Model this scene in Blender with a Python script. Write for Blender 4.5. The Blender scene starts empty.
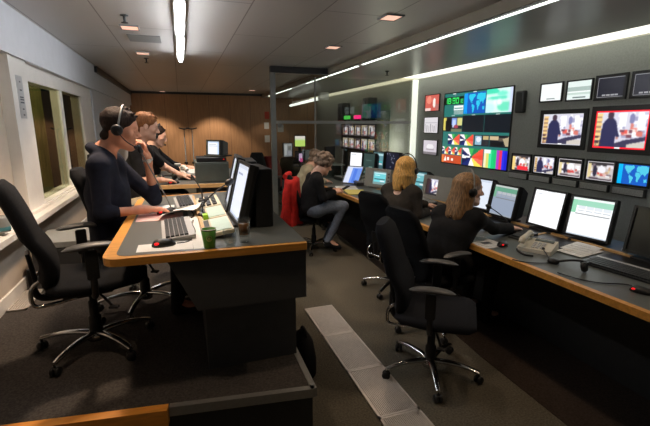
import bpy, bmesh, math, random
import numpy as np
from mathutils import Vector, Matrix, Euler
random.seed(7)
S = bpy.context.scene
C = S.collection
PI = math.pi

# ---------------------------------------------------------------- colour and materials
def lin(c):
    out = []
    for v in c[:3]:
        v = v / 255.0
        out.append(v / 12.92 if v <= .04045 else ((v + .055) / 1.055) ** 2.4)
    return out

def mat(name, rgb, rough=.6, metal=0., var=.12, scale=30., bump=0., spec=.5, coat=0., coords='Object', stretch=None, detail=3.):
    """principled material with procedural noise in colour and (optionally) bump"""
    m = bpy.data.materials.new(name); m.use_nodes = True
    nt = m.node_tree; b = nt.nodes['Principled BSDF']
    c = lin(rgb)
    b.inputs['Roughness'].default_value = rough
    b.inputs['Metallic'].default_value = metal
    b.inputs['Specular IOR Level'].default_value = spec
    if coat: b.inputs['Coat Weight'].default_value = coat
    tc = nt.nodes.new('ShaderNodeTexCoord')
    src = tc.outputs[coords]
    if stretch:
        mp = nt.nodes.new('ShaderNodeMapping'); mp.inputs['Scale'].default_value = stretch
        nt.links.new(src, mp.inputs['Vector']); src = mp.outputs['Vector']
    n = nt.nodes.new('ShaderNodeTexNoise'); n.inputs['Scale'].default_value = scale; n.inputs['Detail'].default_value = detail
    nt.links.new(src, n.inputs['Vector'])
    r = nt.nodes.new('ShaderNodeValToRGB')
    r.color_ramp.elements[0].position = .3; r.color_ramp.elements[1].position = .7
    r.color_ramp.elements[0].color = [v * (1 - var) for v in c] + [1]
    r.color_ramp.elements[1].color = [min(1, v * (1 + var)) for v in c] + [1]
    nt.links.new(n.outputs['Fac'], r.inputs['Fac']); nt.links.new(r.outputs['Color'], b.inputs['Base Color'])
    if bump:
        bp = nt.nodes.new('ShaderNodeBump'); bp.inputs['Strength'].default_value = bump; bp.inputs['Distance'].default_value = .01
        nt.links.new(n.outputs['Fac'], bp.inputs['Height']); nt.links.new(bp.outputs['Normal'], b.inputs['Normal'])
    return m

def emis(name, rgb, strength):
    m = bpy.data.materials.new(name); m.use_nodes = True
    b = m.node_tree.nodes['Principled BSDF']
    b.inputs['Base Color'].default_value = lin(rgb) + [1]
    b.inputs['Emission Color'].default_value = lin(rgb) + [1]
    b.inputs['Emission Strength'].default_value = strength
    b.inputs['Roughness'].default_value = .4
    return m

def pane(name, tint, gloss=.06):
    m = bpy.data.materials.new(name); m.use_nodes = True
    nt = m.node_tree; nt.nodes.remove(nt.nodes['Principled BSDF'])
    out = nt.nodes['Material Output']
    t = nt.nodes.new('ShaderNodeBsdfTransparent'); t.inputs['Color'].default_value = lin(tint) + [1]
    g = nt.nodes.new('ShaderNodeBsdfGlossy'); g.inputs['Roughness'].default_value = .02
    f = nt.nodes.new('ShaderNodeLayerWeight'); f.inputs['Blend'].default_value = .5
    pw = nt.nodes.new('ShaderNodeMath'); pw.operation = 'POWER'; pw.inputs[1].default_value = 7.
    ma = nt.nodes.new('ShaderNodeMath'); ma.operation = 'MULTIPLY_ADD'; ma.inputs[1].default_value = .55; ma.inputs[2].default_value = gloss
    nt.links.new(f.outputs['Facing'], pw.inputs[0]); nt.links.new(pw.outputs[0], ma.inputs[0])
    mx = nt.nodes.new('ShaderNodeMixShader')
    nt.links.new(ma.outputs[0], mx.inputs['Fac'])
    nt.links.new(t.outputs[0], mx.inputs[1]); nt.links.new(g.outputs[0], mx.inputs[2])
    nt.links.new(mx.outputs[0], out.inputs['Surface'])
    return m

def screen_material():
    m = bpy.data.materials.new('lit_screen'); m.use_nodes = True
    nt = m.node_tree; b = nt.nodes['Principled BSDF']
    a = nt.nodes.new('ShaderNodeAttribute'); a.attribute_name = 'picture'
    b.inputs['Base Color'].default_value = (.012, .012, .013, 1)
    b.inputs['Roughness'].default_value = .28
    nt.links.new(a.outputs['Color'], b.inputs['Emission Color'])
    b.inputs['Emission Strength'].default_value = 1.0
    return m

def wood_panels(name, rgb, seam_w, rough=.5):
    """wood veneer with vertical panel seams along x"""
    m = mat(name, rgb, rough, var=.12, scale=4., stretch=(6, 6, .6))
    return m

def ceiling_material():
    m = bpy.data.materials.new('metal_ceiling_panels'); m.use_nodes = True
    nt = m.node_tree; b = nt.nodes['Principled BSDF']
    tc = nt.nodes.new('ShaderNodeTexCoord')
    br = nt.nodes.new('ShaderNodeTexBrick')
    br.offset = .5
    br.inputs['Color1'].default_value = lin((196, 192, 188)) + [1]
    br.inputs['Color2'].default_value = lin((190, 187, 184)) + [1]
    br.inputs['Mortar'].default_value = lin((128, 124, 120)) + [1]
    br.inputs['Scale'].default_value = 1.; br.inputs['Mortar Size'].default_value = .006
    br.inputs['Brick Width'].default_value = 2.4; br.inputs['Row Height'].default_value = .62
    mp = nt.nodes.new('ShaderNodeMapping'); mp.inputs['Rotation'].default_value = (0, 0, PI / 2)
    nt.links.new(tc.outputs['Object'], mp.inputs['Vector']); nt.links.new(mp.outputs['Vector'], br.inputs['Vector'])
    nt.links.new(br.outputs['Color'], b.inputs['Base Color'])
    b.inputs['Roughness'].default_value = .4; b.inputs['Metallic'].default_value = .1
    return m

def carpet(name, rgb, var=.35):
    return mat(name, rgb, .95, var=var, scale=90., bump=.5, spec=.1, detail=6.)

M = {}
M['wall_white'] = mat('painted_wall', (208, 210, 216), .7, var=.03, scale=8)
M['wall_warm_lit'] = mat('warm_lit_wall', (196, 182, 166), .7, var=.03, scale=8)  # warm lamp light on the left wall put into its colour
M['frame_white'] = mat('white_painted_frame', (226, 222, 216), .5, var=.03, scale=9)
M['ceiling'] = ceiling_material()
M['soffit'] = mat('soffit_metal', (168, 168, 163), .32, .25, var=.05, scale=2)
M['fascia'] = mat('fascia_brown_grey', (140, 131, 114), .5, var=.06, scale=4)
M['back_wood'] = wood_panels('orange_wood_veneer', (168, 126, 90), 1.2, .45)
M['fabric_wall'] = mat('dark_acoustic_wall', (150, 153, 148), .85, var=.08, scale=60, bump=.1)
M['far_wall'] = mat('grey_green_wall', (96, 98, 88), .8, var=.06, scale=20)
M['carpet'] = carpet('grey_brown_carpet', (94, 89, 78))
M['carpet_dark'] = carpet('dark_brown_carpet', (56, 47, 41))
M['platform_carpet'] = carpet('platform_carpet', (72, 68, 65))
M['black_face'] = mat('black_panel', (42, 41, 40), .55, var=.1, scale=20)
M['desk_black'] = mat('charcoal_panel', (70, 70, 72), .6, var=.08, scale=14)
M['desk_top'] = mat('grey_linoleum', (88, 92, 90), .38, var=.07, scale=120)
M['wood_edge'] = mat('beech_edge', (214, 150, 66), .38, var=.14, scale=7, stretch=(1, 9, 9))
M['pale_wood'] = mat('pale_wood_strip', (206, 166, 112), .45, var=.1, scale=7)
M['step_wood'] = mat('orange_step_wood', (232, 154, 60), .42, var=.15, scale=6, stretch=(1, 9, 9))
M['alu'] = mat('brushed_aluminium', (150, 150, 147), .42, .6, var=.06, scale=60)
M['grey_paint'] = mat('grey_painted_metal', (128, 130, 128), .5, .2, var=.05, scale=20)
M['grille'] = mat('grille_metal', (214, 206, 198), .45, .4, var=.06, scale=40)
M['pit'] = mat('dark_duct', (20, 19, 18), .9)
M['black_fabric'] = mat('black_chair_fabric', (21, 22, 25), .92, var=.25, scale=160, bump=.25, spec=.2)
M['charcoal_fabric'] = mat('charcoal_chair_fabric', (29, 31, 37), .92, var=.2, scale=160, bump=.25, spec=.2)
M['black_plastic'] = mat('black_plastic', (26, 26, 27), .42, var=.08, scale=60)
M['arm_plastic'] = mat('grey_armrest_plastic', (78, 78, 78), .42, var=.08, scale=60)
M['dark_plastic'] = mat('dark_grey_plastic', (48, 49, 50), .45, var=.08, scale=60)
M['grey_plastic'] = mat('grey_plastic', (132, 134, 132), .5, var=.05, scale=50)
M['silver_plastic'] = mat('silver_plastic', (184, 184, 184), .4, .1, var=.04, scale=50)
M['key_black'] = mat('black_keys', (38, 38, 40), .45, var=.1, scale=80)
M['chrome'] = mat('polished_chrome', (205, 205, 205), .16, 1., var=.02, scale=20)
M['cream'] = mat('cream_panel', (212, 203, 178), .5, var=.04, scale=40)
M['lcd_green'] = mat('pale_green_display', (196, 220, 208), .3, var=.03, scale=30)
M['paper'] = mat('white_paper', (232, 231, 228), .8, var=.02, scale=40)
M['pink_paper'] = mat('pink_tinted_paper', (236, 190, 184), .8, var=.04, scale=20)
M['yellow_paper'] = mat('yellow_folder', (228, 214, 120), .7, var=.05, scale=20)
M['ink'] = mat('grey_ink', (96, 98, 104), .8)
M['green_cup'] = mat('green_paper_cup', (72, 134, 44), .55, var=.07, scale=40)
M['cup_emblem'] = mat('pale_emblem', (206, 214, 150), .6)
M['lime'] = mat('lime_label', (150, 205, 40), .5)
M['tea'] = mat('brown_tea', (116, 78, 36), .25, var=.1)
M['phone'] = mat('beige_phone_plastic', (208, 202, 186), .45, var=.03, scale=40)
M['red_cloth'] = mat('red_jacket_cloth', (196, 30, 22), .85, var=.2, scale=18, bump=.2)
M['dark_red_cloth'] = mat('dark_red_cloth', (120, 34, 26), .9, var=.2, scale=18, bump=.2)
M['black_cloth'] = mat('black_cloth', (28, 28, 30), .92, var=.25, scale=24, bump=.2, spec=.2)
M['navy_cloth'] = mat('dark_navy_cloth', (32, 35, 48), .92, var=.25, scale=20, bump=.25, spec=.2)
M['brown_cloth'] = mat('charcoal_brown_cloth', (52, 48, 44), .92, var=.2, scale=24, bump=.2, spec=.2)
M['beige_cloth'] = mat('beige_cloth', (182, 170, 142), .9, var=.12, scale=20, bump=.2)
M['cream_cloth'] = mat('cream_trouser_cloth', (196, 184, 156), .9, var=.1, scale=20, bump=.2)
M['jeans'] = mat('grey_blue_denim', (104, 114, 130), .9, var=.18, scale=40, bump=.2)
M['skin'] = mat('skin', (214, 150, 120), .5, var=.07, scale=25)
M['skin_pale'] = mat('pale_skin', (226, 178, 154), .5, var=.06, scale=25)
M['hair_dark'] = mat('dark_brown_hair', (40, 26, 19), .65, spec=.2, var=.5, scale=60, stretch=(3, 3, .6), bump=.6)
M['hair_red'] = mat('light_brown_hair', (132, 84, 50), .6, spec=.2, var=.4, scale=60, stretch=(3, 3, .6), bump=.6)
M['hair_grey'] = mat('greying_brown_hair', (126, 106, 90), .6, var=.5, scale=70, bump=.8)
M['hair_blonde'] = mat('blonde_hair', (206, 158, 84), .5, var=.45, scale=40, stretch=(3, 3, .5), bump=.6)
M['hair_mixed'] = mat('brown_blonde_hair', (128, 96, 62), .5, var=.65, scale=34, stretch=(3, 3, .5), bump=.6)
M['eye'] = mat('eye_white', (220, 214, 208), .3)
M['lips'] = mat('lips', (180, 100, 90), .5)
M['olive_curtain'] = mat('olive_curtain', (150, 150, 92), .9, var=.2, scale=10, stretch=(6, 6, .4))
M['teal_band'] = mat('teal_band', (70, 130, 140), .5)
M['red_print'] = mat('red_print', (190, 70, 50), .7)
M['rack_green'] = mat('dark_green_grey_metal', (90, 98, 94), .5, .2, var=.06, scale=20)
M['tile_grey'] = mat('rack_grey_strip', (166, 166, 162), .6, var=.25, scale=90)
M['white_plastic'] = mat('white_plastic', (222, 222, 218), .5, var=.03)
M['screen'] = screen_material()
M['window_glass'] = pane('window_glass', (205, 205, 190), .05)
M['partition_glass'] = pane('partition_glass', (238, 240, 238), .05)
M['cup_glass'] = pane('tumbler_glass', (244, 246, 245), .07)
M['tube'] = emis('fluorescent_tube', (246, 250, 255), 24.)
M['rail_light'] = emis('rail_light_diffuser', (240, 250, 238), 2.4)
M['cove'] = emis('cove_light_diffuser', (252, 252, 236), 1.35)
M['cove_dim'] = emis('cove_light_dim_diffuser', (226, 220, 184), .6)
M['post_glow'] = emis('glowing_white_post', (236, 240, 226), .8)  # glow put into the white post to make it read bright
M['downlight'] = emis('downlight_diffuser', (255, 200, 176), .75)
M['pendant'] = emis('pendant_tube', (244, 248, 240), 1.4)
M['red_led'] = emis('red_led', (255, 36, 30), 1.6)
M['red_glow'] = emis('red_mouse_window', (255, 30, 34), .7)
M['green_lamp'] = emis('green_signal', (90, 220, 90), .6)
M['pink_lamp'] = emis('pink_signal', (255, 50, 130), 1.)
M['white_lamp'] = emis('white_lamp', (255, 250, 240), 3.)

# ---------------------------------------------------------------- mesh helpers
def R(x=0, y=0, z=0):
    return Euler((math.radians(x), math.radians(y), math.radians(z))).to_matrix().to_4x4()

class MB:
    def __init__(self): self.bm = bmesh.new(); self.mats = []
    def mi(self, m):
        if m is None: return 0
        if m not in self.mats: self.mats.append(m)
        return self.mats.index(m)
    def _add(self, verts, faces, m=None, smooth=False):
        vs = [self.bm.verts.new(v) for v in verts]; k = self.mi(m)
        for f in faces:
            try:
                fc = self.bm.faces.new([vs[i] for i in f]); fc.material_index = k; fc.smooth = smooth
            except ValueError: pass
        return vs
    def box(self, c, s, rot=None, bevel=0, m=None, seg=2):
        b = bmesh.new(); bmesh.ops.create_cube(b, size=1)
        for v in b.verts: v.co = Vector((v.co.x * s[0], v.co.y * s[1], v.co.z * s[2]))
        if bevel: bmesh.ops.bevel(b, geom=b.edges[:], offset=min(bevel, min(s) * .49), segments=seg, profile=.6, affect='EDGES')
        T = Matrix.Translation(c) @ (rot or Matrix())
        b.verts.index_update()
        self._add([T @ v.co for v in b.verts], [[v.index for v in f.verts] for f in b.faces], m)
        b.free(); return self
    def tube(self, pts, r, seg=10, m=None, caps=True, smooth_path=0):
        P = [Vector(p) for p in pts]
        rs = list(r) if isinstance(r, (list, tuple)) else [r] * len(P)
        for _ in range(smooth_path):
            Q = [P[0]]; q = [rs[0]]
            for i in range(len(P) - 1):
                Q += [P[i] * .75 + P[i + 1] * .25, P[i] * .25 + P[i + 1] * .75]
                q += [rs[i] * .75 + rs[i + 1] * .25, rs[i] * .25 + rs[i + 1] * .75]
            P = Q + [P[-1]]; rs = q + [rs[-1]]
        rings = []
        up = None
        for i, p in enumerate(P):
            t = (P[min(i + 1, len(P) - 1)] - P[max(i - 1, 0)]).normalized()
            if up is None:
                up = Vector((0, 0, 1)) if abs(t.z) < .9 else Vector((1, 0, 0))
            a = t.cross(up).normalized(); b = a.cross(t).normalized(); up = b
            rings.append([p + (a * math.cos(2 * PI * k / seg) + b * math.sin(2 * PI * k / seg)) * rs[i] for k in range(seg)])
        return self.loft(rings, m, caps)
    def loft(self, rings, m=None, caps=True, smooth=True):
        n = len(rings[0]); vs = [v for r in rings for v in r]; fs = []
        for i in range(len(rings) - 1):
            for k in range(n):
                fs.append([i * n + k, i * n + (k + 1) % n, (i + 1) * n + (k + 1) % n, (i + 1) * n + k])
        self._add(vs, fs, m, smooth)
        if caps:
            self._add(rings[0], [list(range(n))[::-1]], m); self._add(rings[-1], [list(range(n))], m)
        return self
    def lathe(self, prof, c=(0, 0, 0), rot=None, seg=20, m=None, caps=True):
        T = Matrix.Translation(c) @ (rot or Matrix())
        rings = [[T @ Vector((r * math.cos(2 * PI * k / seg), r * math.sin(2 * PI * k / seg), z)) for k in range(seg)] for r, z in prof]
        return self.loft(rings, m, caps)
    def prism(self, pts, z0, z1, m=None):
        n = len(pts)
        vs = [(x, y, z0) for x, y in pts] + [(x, y, z1) for x, y in pts]
        fs = [list(range(n))[::-1], list(range(n, 2 * n))] + [[i, (i + 1) % n, n + (i + 1) % n, n + i] for i in range(n)]
        self._add(vs, fs, m); return self
    def poly(self, pts, m=None): self._add(pts, [list(range(len(pts)))], m); return self
    def sphere(self, c, r, m=None, seg=12, sc=(1, 1, 1)):
        prof = [(max(1e-4, math.sin(PI * i / seg)) * r, -math.cos(PI * i / seg) * r) for i in range(seg + 1)]
        return self.lathe(prof, c, Matrix.Diagonal((*sc, 1)), seg * 2, m, False)
    def build(self, name, m=None, parent=None, loc=None, rotz=0, fix=True):
        if fix: bmesh.ops.recalc_face_normals(self.bm, faces=self.bm.faces[:])
        me = bpy.data.meshes.new(name); self.bm.to_mesh(me); self.bm.free()
        for x in (self.mats or [m]): me.materials.append(x)
        o = bpy.data.objects.new(name, me); C.objects.link(o)
        if parent is not None: o.parent = parent
        if loc: o.location = loc
        if rotz: o.rotation_euler = (0, 0, math.radians(rotz))
        return o

def tag(o, label, cat, group=None, kind=None):
    o['label'] = label; o['category'] = cat
    if group: o['group'] = group
    if kind: o['kind'] = kind
    return o
def thing(name, label, cat, loc=(0, 0, 0), rotz=0, group=None):
    o = bpy.data.objects.new(name, None); C.objects.link(o); o.empty_display_size = .1
    o.location = loc; o.rotation_euler = (0, 0, math.radians(rotz))
    return tag(o, label, cat, group)
def struct(o): o['kind'] = 'structure'; return o
def copy_tree(o, parent=None):
    c = o.copy(); C.objects.link(c); c.parent = parent
    for ch in list(o.children): copy_tree(ch, c)
    return c
def place(proto, used, loc, rotz, label, group=None, legs=0):
    o = proto if not used[0] else copy_tree(proto)
    used[0] = True
    o.location = loc; o.rotation_euler = (0, 0, math.radians(rotz)); o['label'] = label
    if group: o['group'] = group
    for ch in o.children:
        if ch.name.startswith('base_leg'): ch.rotation_euler = (0, 0, math.radians(legs))
    return o

# ---------------------------------------------------------------- pictures on screens
class Img:
    def __init__(s, w, h, bg=(0, 0, 0)): s.w, s.h = w, h; s.a = np.zeros((h, w, 3)); s.a[:] = bg
    def rect(s, x0, y0, x1, y1, c):
        s.a[int(round(y0 * s.h)):int(round(y1 * s.h)), int(round(x0 * s.w)):int(round(x1 * s.w))] = c; return s
    def _g(s): return np.meshgrid((np.arange(s.w) + .5) / s.w, (np.arange(s.h) + .5) / s.h)
    def ell(s, cx, cy, rx, ry, c):
        X, Y = s._g(); s.a[((X - cx) / rx) ** 2 + ((Y - cy) / ry) ** 2 < 1] = c; return s
    def poly(s, pts, c):
        X, Y = s._g(); ins = np.zeros(X.shape, bool); n = len(pts)
        for i in range(n):
            x0, y0 = pts[i]; x1, y1 = pts[(i + 1) % n]
            if y0 == y1: continue
            k = ((Y >= min(y0, y1)) & (Y < max(y0, y1)) & (X < (x1 - x0) * (Y - y0) / (y1 - y0) + x0))
            ins ^= k
        s.a[ins] = c; return s
    def paste(s, o, x0, y0, x1, y1):
        i0, i1, j0, j1 = int(round(x0 * s.w)), int(round(x1 * s.w)), int(round(y0 * s.h)), int(round(y1 * s.h))
        ys = ((np.arange(j1 - j0) + .5) / (j1 - j0) * o.h).astype(int); xs = ((np.arange(i1 - i0) + .5) / (i1 - i0) * o.w).astype(int)
        s.a[j0:j1, i0:i1] = o.a[ys][:, xs]; return s
    def blur(s, n=1):
        for _ in range(n):
            p = np.pad(s.a, ((1, 1), (1, 1), (0, 0)), mode='edge')
            s.a = (p[1:-1, 1:-1] * 2 + p[:-2, 1:-1] + p[2:, 1:-1] + p[1:-1, :-2] + p[1:-1, 2:]) / 6
        return s
    def frame(s, t, c):
        tx, ty = t, t * s.w / s.h
        s.rect(0, 0, 1, ty, c); s.rect(0, 1 - ty, 1, 1, c); s.rect(0, 0, tx, 1, c); s.rect(1 - tx, 0, 1, 1, c); return s

DIG = {'0': '1110111', '1': '0010010', '2': '1011101', '3': '1011011', '4': '0111010', '5': '1101011', '6': '1101111', '7': '1010010', '8': '1111111', '9': '1111011'}
def seven(im, ch, x, y, w, h, c, t=.2):
    if ch == ':':
        im.rect(x + w * .3, y + h * .22, x + w * .7, y + h * .38, c); im.rect(x + w * .3, y + h * .62, x + w * .7, y + h * .78, c); return
    s = DIG[ch]; tw = w * t; th = tw * im.w / im.h
    seg = [(x, y, x + w, y + th), (x, y, x + tw, y + h / 2), (x + w - tw, y, x + w, y + h / 2), (x, y + h / 2 - th / 2, x + w, y + h / 2 + th / 2),
           (x, y + h / 2, x + tw, y + h), (x + w - tw, y + h / 2, x + w, y + h), (x, y + h - th, x + w, y + h)]
    for k, b in zip(s, seg):
        if k == '1': im.rect(*b, c)

def world_map(w=44, h=30, sea=(20, 92, 190), land=(40, 190, 226), side=(0, 150, 230)):
    im = Img(w, h, sea)
    if side: im.rect(0, 0, .15, 1, side)
    f = lambda pts: [(.15 + .85 * x, y) for x, y in pts]
    im.poly(f([(.08, .08), (.42, .04), (.46, .16), (.34, .28), (.30, .42), (.24, .40), (.30, .52), (.22, .46), (.14, .32), (.08, .22)]), land)
    im.poly(f([(.28, .52), (.44, .62), (.42, .76), (.36, .95), (.32, .95), (.30, .74), (.26, .62)]), land)
    im.poly(f([(.52, .22), (.56, .08), (.70, .04), (.98, .05), (.99, .30), (.90, .42), (.86, .55), (.80, .42), (.72, .50), (.66, .36), (.54, .32)]), land)
    im.poly(f([(.52, .38), (.66, .38), (.72, .54), (.66, .66), (.62, .84), (.57, .82), (.56, .62), (.50, .54)]), land)
    im.poly(f([(.84, .70), (.94, .66), (.97, .80), (.86, .84)]), land)
    return im
def test_card(w=40, h=30, sd=0):
    im = Img(w, h, (20, 24, 60)); rnd = random.Random(sd)
    cols = [(230, 70, 50), (238, 110, 90), (240, 220, 90), (248, 248, 244), (24, 40, 110), (20, 26, 70), (250, 250, 250), (24, 30, 90), (248, 236, 240), (70, 180, 90), (30, 130, 80), (236, 80, 60)]
    n = len(cols)
    for i, c in enumerate(cols):
        a0, a1 = 2 * PI * i / n - .3, 2 * PI * (i + 1) / n - .3
        im.poly([(.45, .5), (.45 + 1.5 * math.cos(a0), .5 + 1.5 * math.sin(a0)), (.45 + 1.5 * math.cos(a1), .5 + 1.5 * math.sin(a1))], c)
    im.ell(.45, .5, .05, .07, (20, 24, 50))
    return im
def speckle(im, rnd, n, box, cols, sz=(.03, .1)):
    for _ in range(n):
        x, y = rnd.uniform(box[0], box[2]), rnd.uniform(box[1], box[3]); a, b = rnd.uniform(*sz), rnd.uniform(*sz)
        im.rect(max(0, x - a / 2), max(0, y - b / 2), min(1, x + a / 2), min(1, y + b / 2), rnd.choice(cols))
def presenter(w=60, h=44, frame=None, zoom=1., sd=0, t=.018):
    rnd = random.Random(sd)
    im = Img(w, h, (214, 212, 226))
    for k in range(7): im.rect(.02, .06 + k * .13, .14, .14 + k * .13, (240, 206, 140)); im.rect(.02, .14 + k * .13, .13, .19 + k * .13, (176, 136, 104))
    speckle(im, rnd, 30, (.45, .08, .98, .7), [(250, 250, 255), (240, 240, 248), (196, 194, 214), (228, 226, 240), (160, 160, 190)], (.04, .16))
    im.rect(.47, .06, .6, .42, (252, 252, 255)); im.rect(.8, .14, .94, .5, (250, 248, 252))
    im.ell(.70, .22, .05, .13, (128, 128, 172)); im.ell(.71, .40, .03, .07, (214, 130, 120))
    speckle(im, rnd, 12, (.54, .5, .9, .68), [(226, 92, 84), (214, 120, 110), (200, 74, 70), (120, 70, 84), (240, 220, 214)], (.05, .13))
    im.rect(.45, .82, .98, .97, (206, 198, 190))
    im.poly([(.3, .92), (.6, .77), (1, .66), (1, .76), (.66, .88), (.66, 1), (.3, 1)], (60, 56, 84))
    im.poly([(.13, 1), (.14, .6), (.16, .34), (.22, .22), (.28, .17), (.36, .2), (.42, .3), (.46, .5), (.5, .66), (.47, .76), (.43, .66), (.42, 1)], (44, 44, 82))
    im.ell(.30, .12, .06, .10, (70, 52, 66)); im.rect(.44, .68, .49, .75, (190, 130, 120))
    speckle(im, rnd, 5, (.03, .7, .16, .98), [(100, 70, 70), (70, 54, 66), (150, 110, 90)], (.04, .1))
    im.blur(1)
    if frame: im.frame(t, frame)
    im.rect(.44, 1 - .05, .54, 1, (240, 240, 240))
    return im
def studio(w=36, h=26, sd=0, frame=(200, 196, 200)):
    rnd = random.Random(sd)
    im = Img(w, h, (206, 198, 198))
    im.rect(0, 0, 1, .22, rnd.choice([(60, 54, 58), (120, 104, 96), (190, 176, 150)]))
    speckle(im, rnd, 26, (0, .15, 1, .8), [(250, 248, 250), (236, 230, 236), (226, 206, 150), (74, 62, 72), (200, 160, 130), (240, 238, 246), (128, 112, 120)], (.06, .2))
    im.rect(0, .1, .14, .9, rnd.choice([(226, 190, 124), (90, 66, 62), (232, 212, 160)]))
    im.ell(.55, .42, .16, .2, (246, 244, 250)); im.ell(.30, .52, .08, .3, (52, 46, 66))
    speckle(im, rnd, 7, (.42, .58, .8, .76), [(222, 70, 70), (200, 90, 84), (230, 190, 186)], (.06, .16))
    im.rect(.1, .84, .95, 1, (92, 78, 88)); im.rect(.45, .8, .9, .9, (214, 206, 204))
    im.blur(1)
    if frame: im.frame(.03, frame)
    return im
def sheet(w=40, h=32, head=(150, 205, 180), body=(246, 248, 250), left=True, dim=1.):
    im = Img(w, h, body)
    im.rect(0, .05, 1, .2, head); im.rect(.0, .0, 1, .05, (226, 236, 232))
    if left: im.rect(0, .05, .12, .42, (140, 204, 170))
    for k in range(4):
        im.rect(.15 + .21 * k, .22, .33 + .21 * k, .3, (216, 222, 228)); im.rect(.15 + .21 * k, .32, .32 + .21 * k, .36, (196, 202, 208))
    im.rect(.1, .37, 1, .39, (110, 116, 120)); im.rect(.12, .42, .96, .44, (150, 154, 158))
    im.rect(.0, .97, 1, 1, (190, 200, 210))
    im.a = im.a * dim
    return im
def windowed(w=30, h=24, bg=(86, 96, 92), pane_c=(96, 196, 206), seed=0):
    rnd = random.Random(seed); im = Img(w, h, bg)
    im.rect(.08, .1, .94, .8, pane_c); im.rect(.08, .1, .94, .2, (190, 230, 236)); im.rect(.1, .55, .9, .62, (60, 110, 120)); im.rect(.15, .28, .5, .34, (220, 250, 250)); im.rect(.55, .66, .86, .76, (230, 236, 240))
    return im
def dots(w=34, h=24, bg=(24, 26, 44), n=16, seed=2, c=(190, 196, 220)):
    rnd = random.Random(seed); im = Img(w, h, bg)
    for _ in range(n):
        x, y = rnd.random() * .9, rnd.random() * .9; im.rect(x, y, x + .04, y + .06, c)
    return im

def screen(name, im, width, height, parent=None, gain=1., T=None):
    """a flat lit screen in the local x (right) / z (up) plane, front facing -y; picture as face colours"""
    a = np.array([[lin(p) for p in row] for row in im.a]) * gain
    vs = []; fs = []; cols = []
    key = np.round(im.a).astype(int)
    for j in range(im.h):
        i = 0
        while i < im.w:
            k = i + 1
            while k < im.w and (key[j, k] == key[j, i]).all(): k += 1
            x0, x1 = -width / 2 + width * i / im.w, -width / 2 + width * k / im.w
            z1, z0 = height / 2 - height * j / im.h, height / 2 - height * (j + 1) / im.h
            n = len(vs); vs += [(x0, 0, z0), (x1, 0, z0), (x1, 0, z1), (x0, 0, z1)]; fs.append((n, n + 1, n + 2, n + 3)); cols.append(a[j, i]); i = k
    me = bpy.data.meshes.new(name); me.from_pydata(vs, [], fs)
    if T is not None: me.transform(T)
    at = me.color_attributes.new('picture', 'FLOAT_COLOR', 'CORNER')
    d = np.ones((len(fs) * 4, 4), np.float32); d[:, :3] = np.repeat(np.array(cols), 4, axis=0)
    at.data.foreach_set('color', d.ravel()); me.materials.append(M['screen'])
    o = bpy.data.objects.new(name, me); C.objects.link(o)
    if parent is not None: o.parent = parent
    return o

# ---------------------------------------------------------------- implicit-surface figures
def unit(v): v = np.asarray(v, float); return v / (np.linalg.norm(v) + 1e-9)
def cone(a, b, ra, rb=None, k=.03): return ('c', np.array(a, float), np.array(b, float), ra, ra if rb is None else rb, k)
def ell(c, r, rot=None, k=.03): return ('e', np.array(c, float), np.array(r, float), np.eye(3) if rot is None else np.array(rot, float), k)
def cut(p): return ('s', p)

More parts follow.
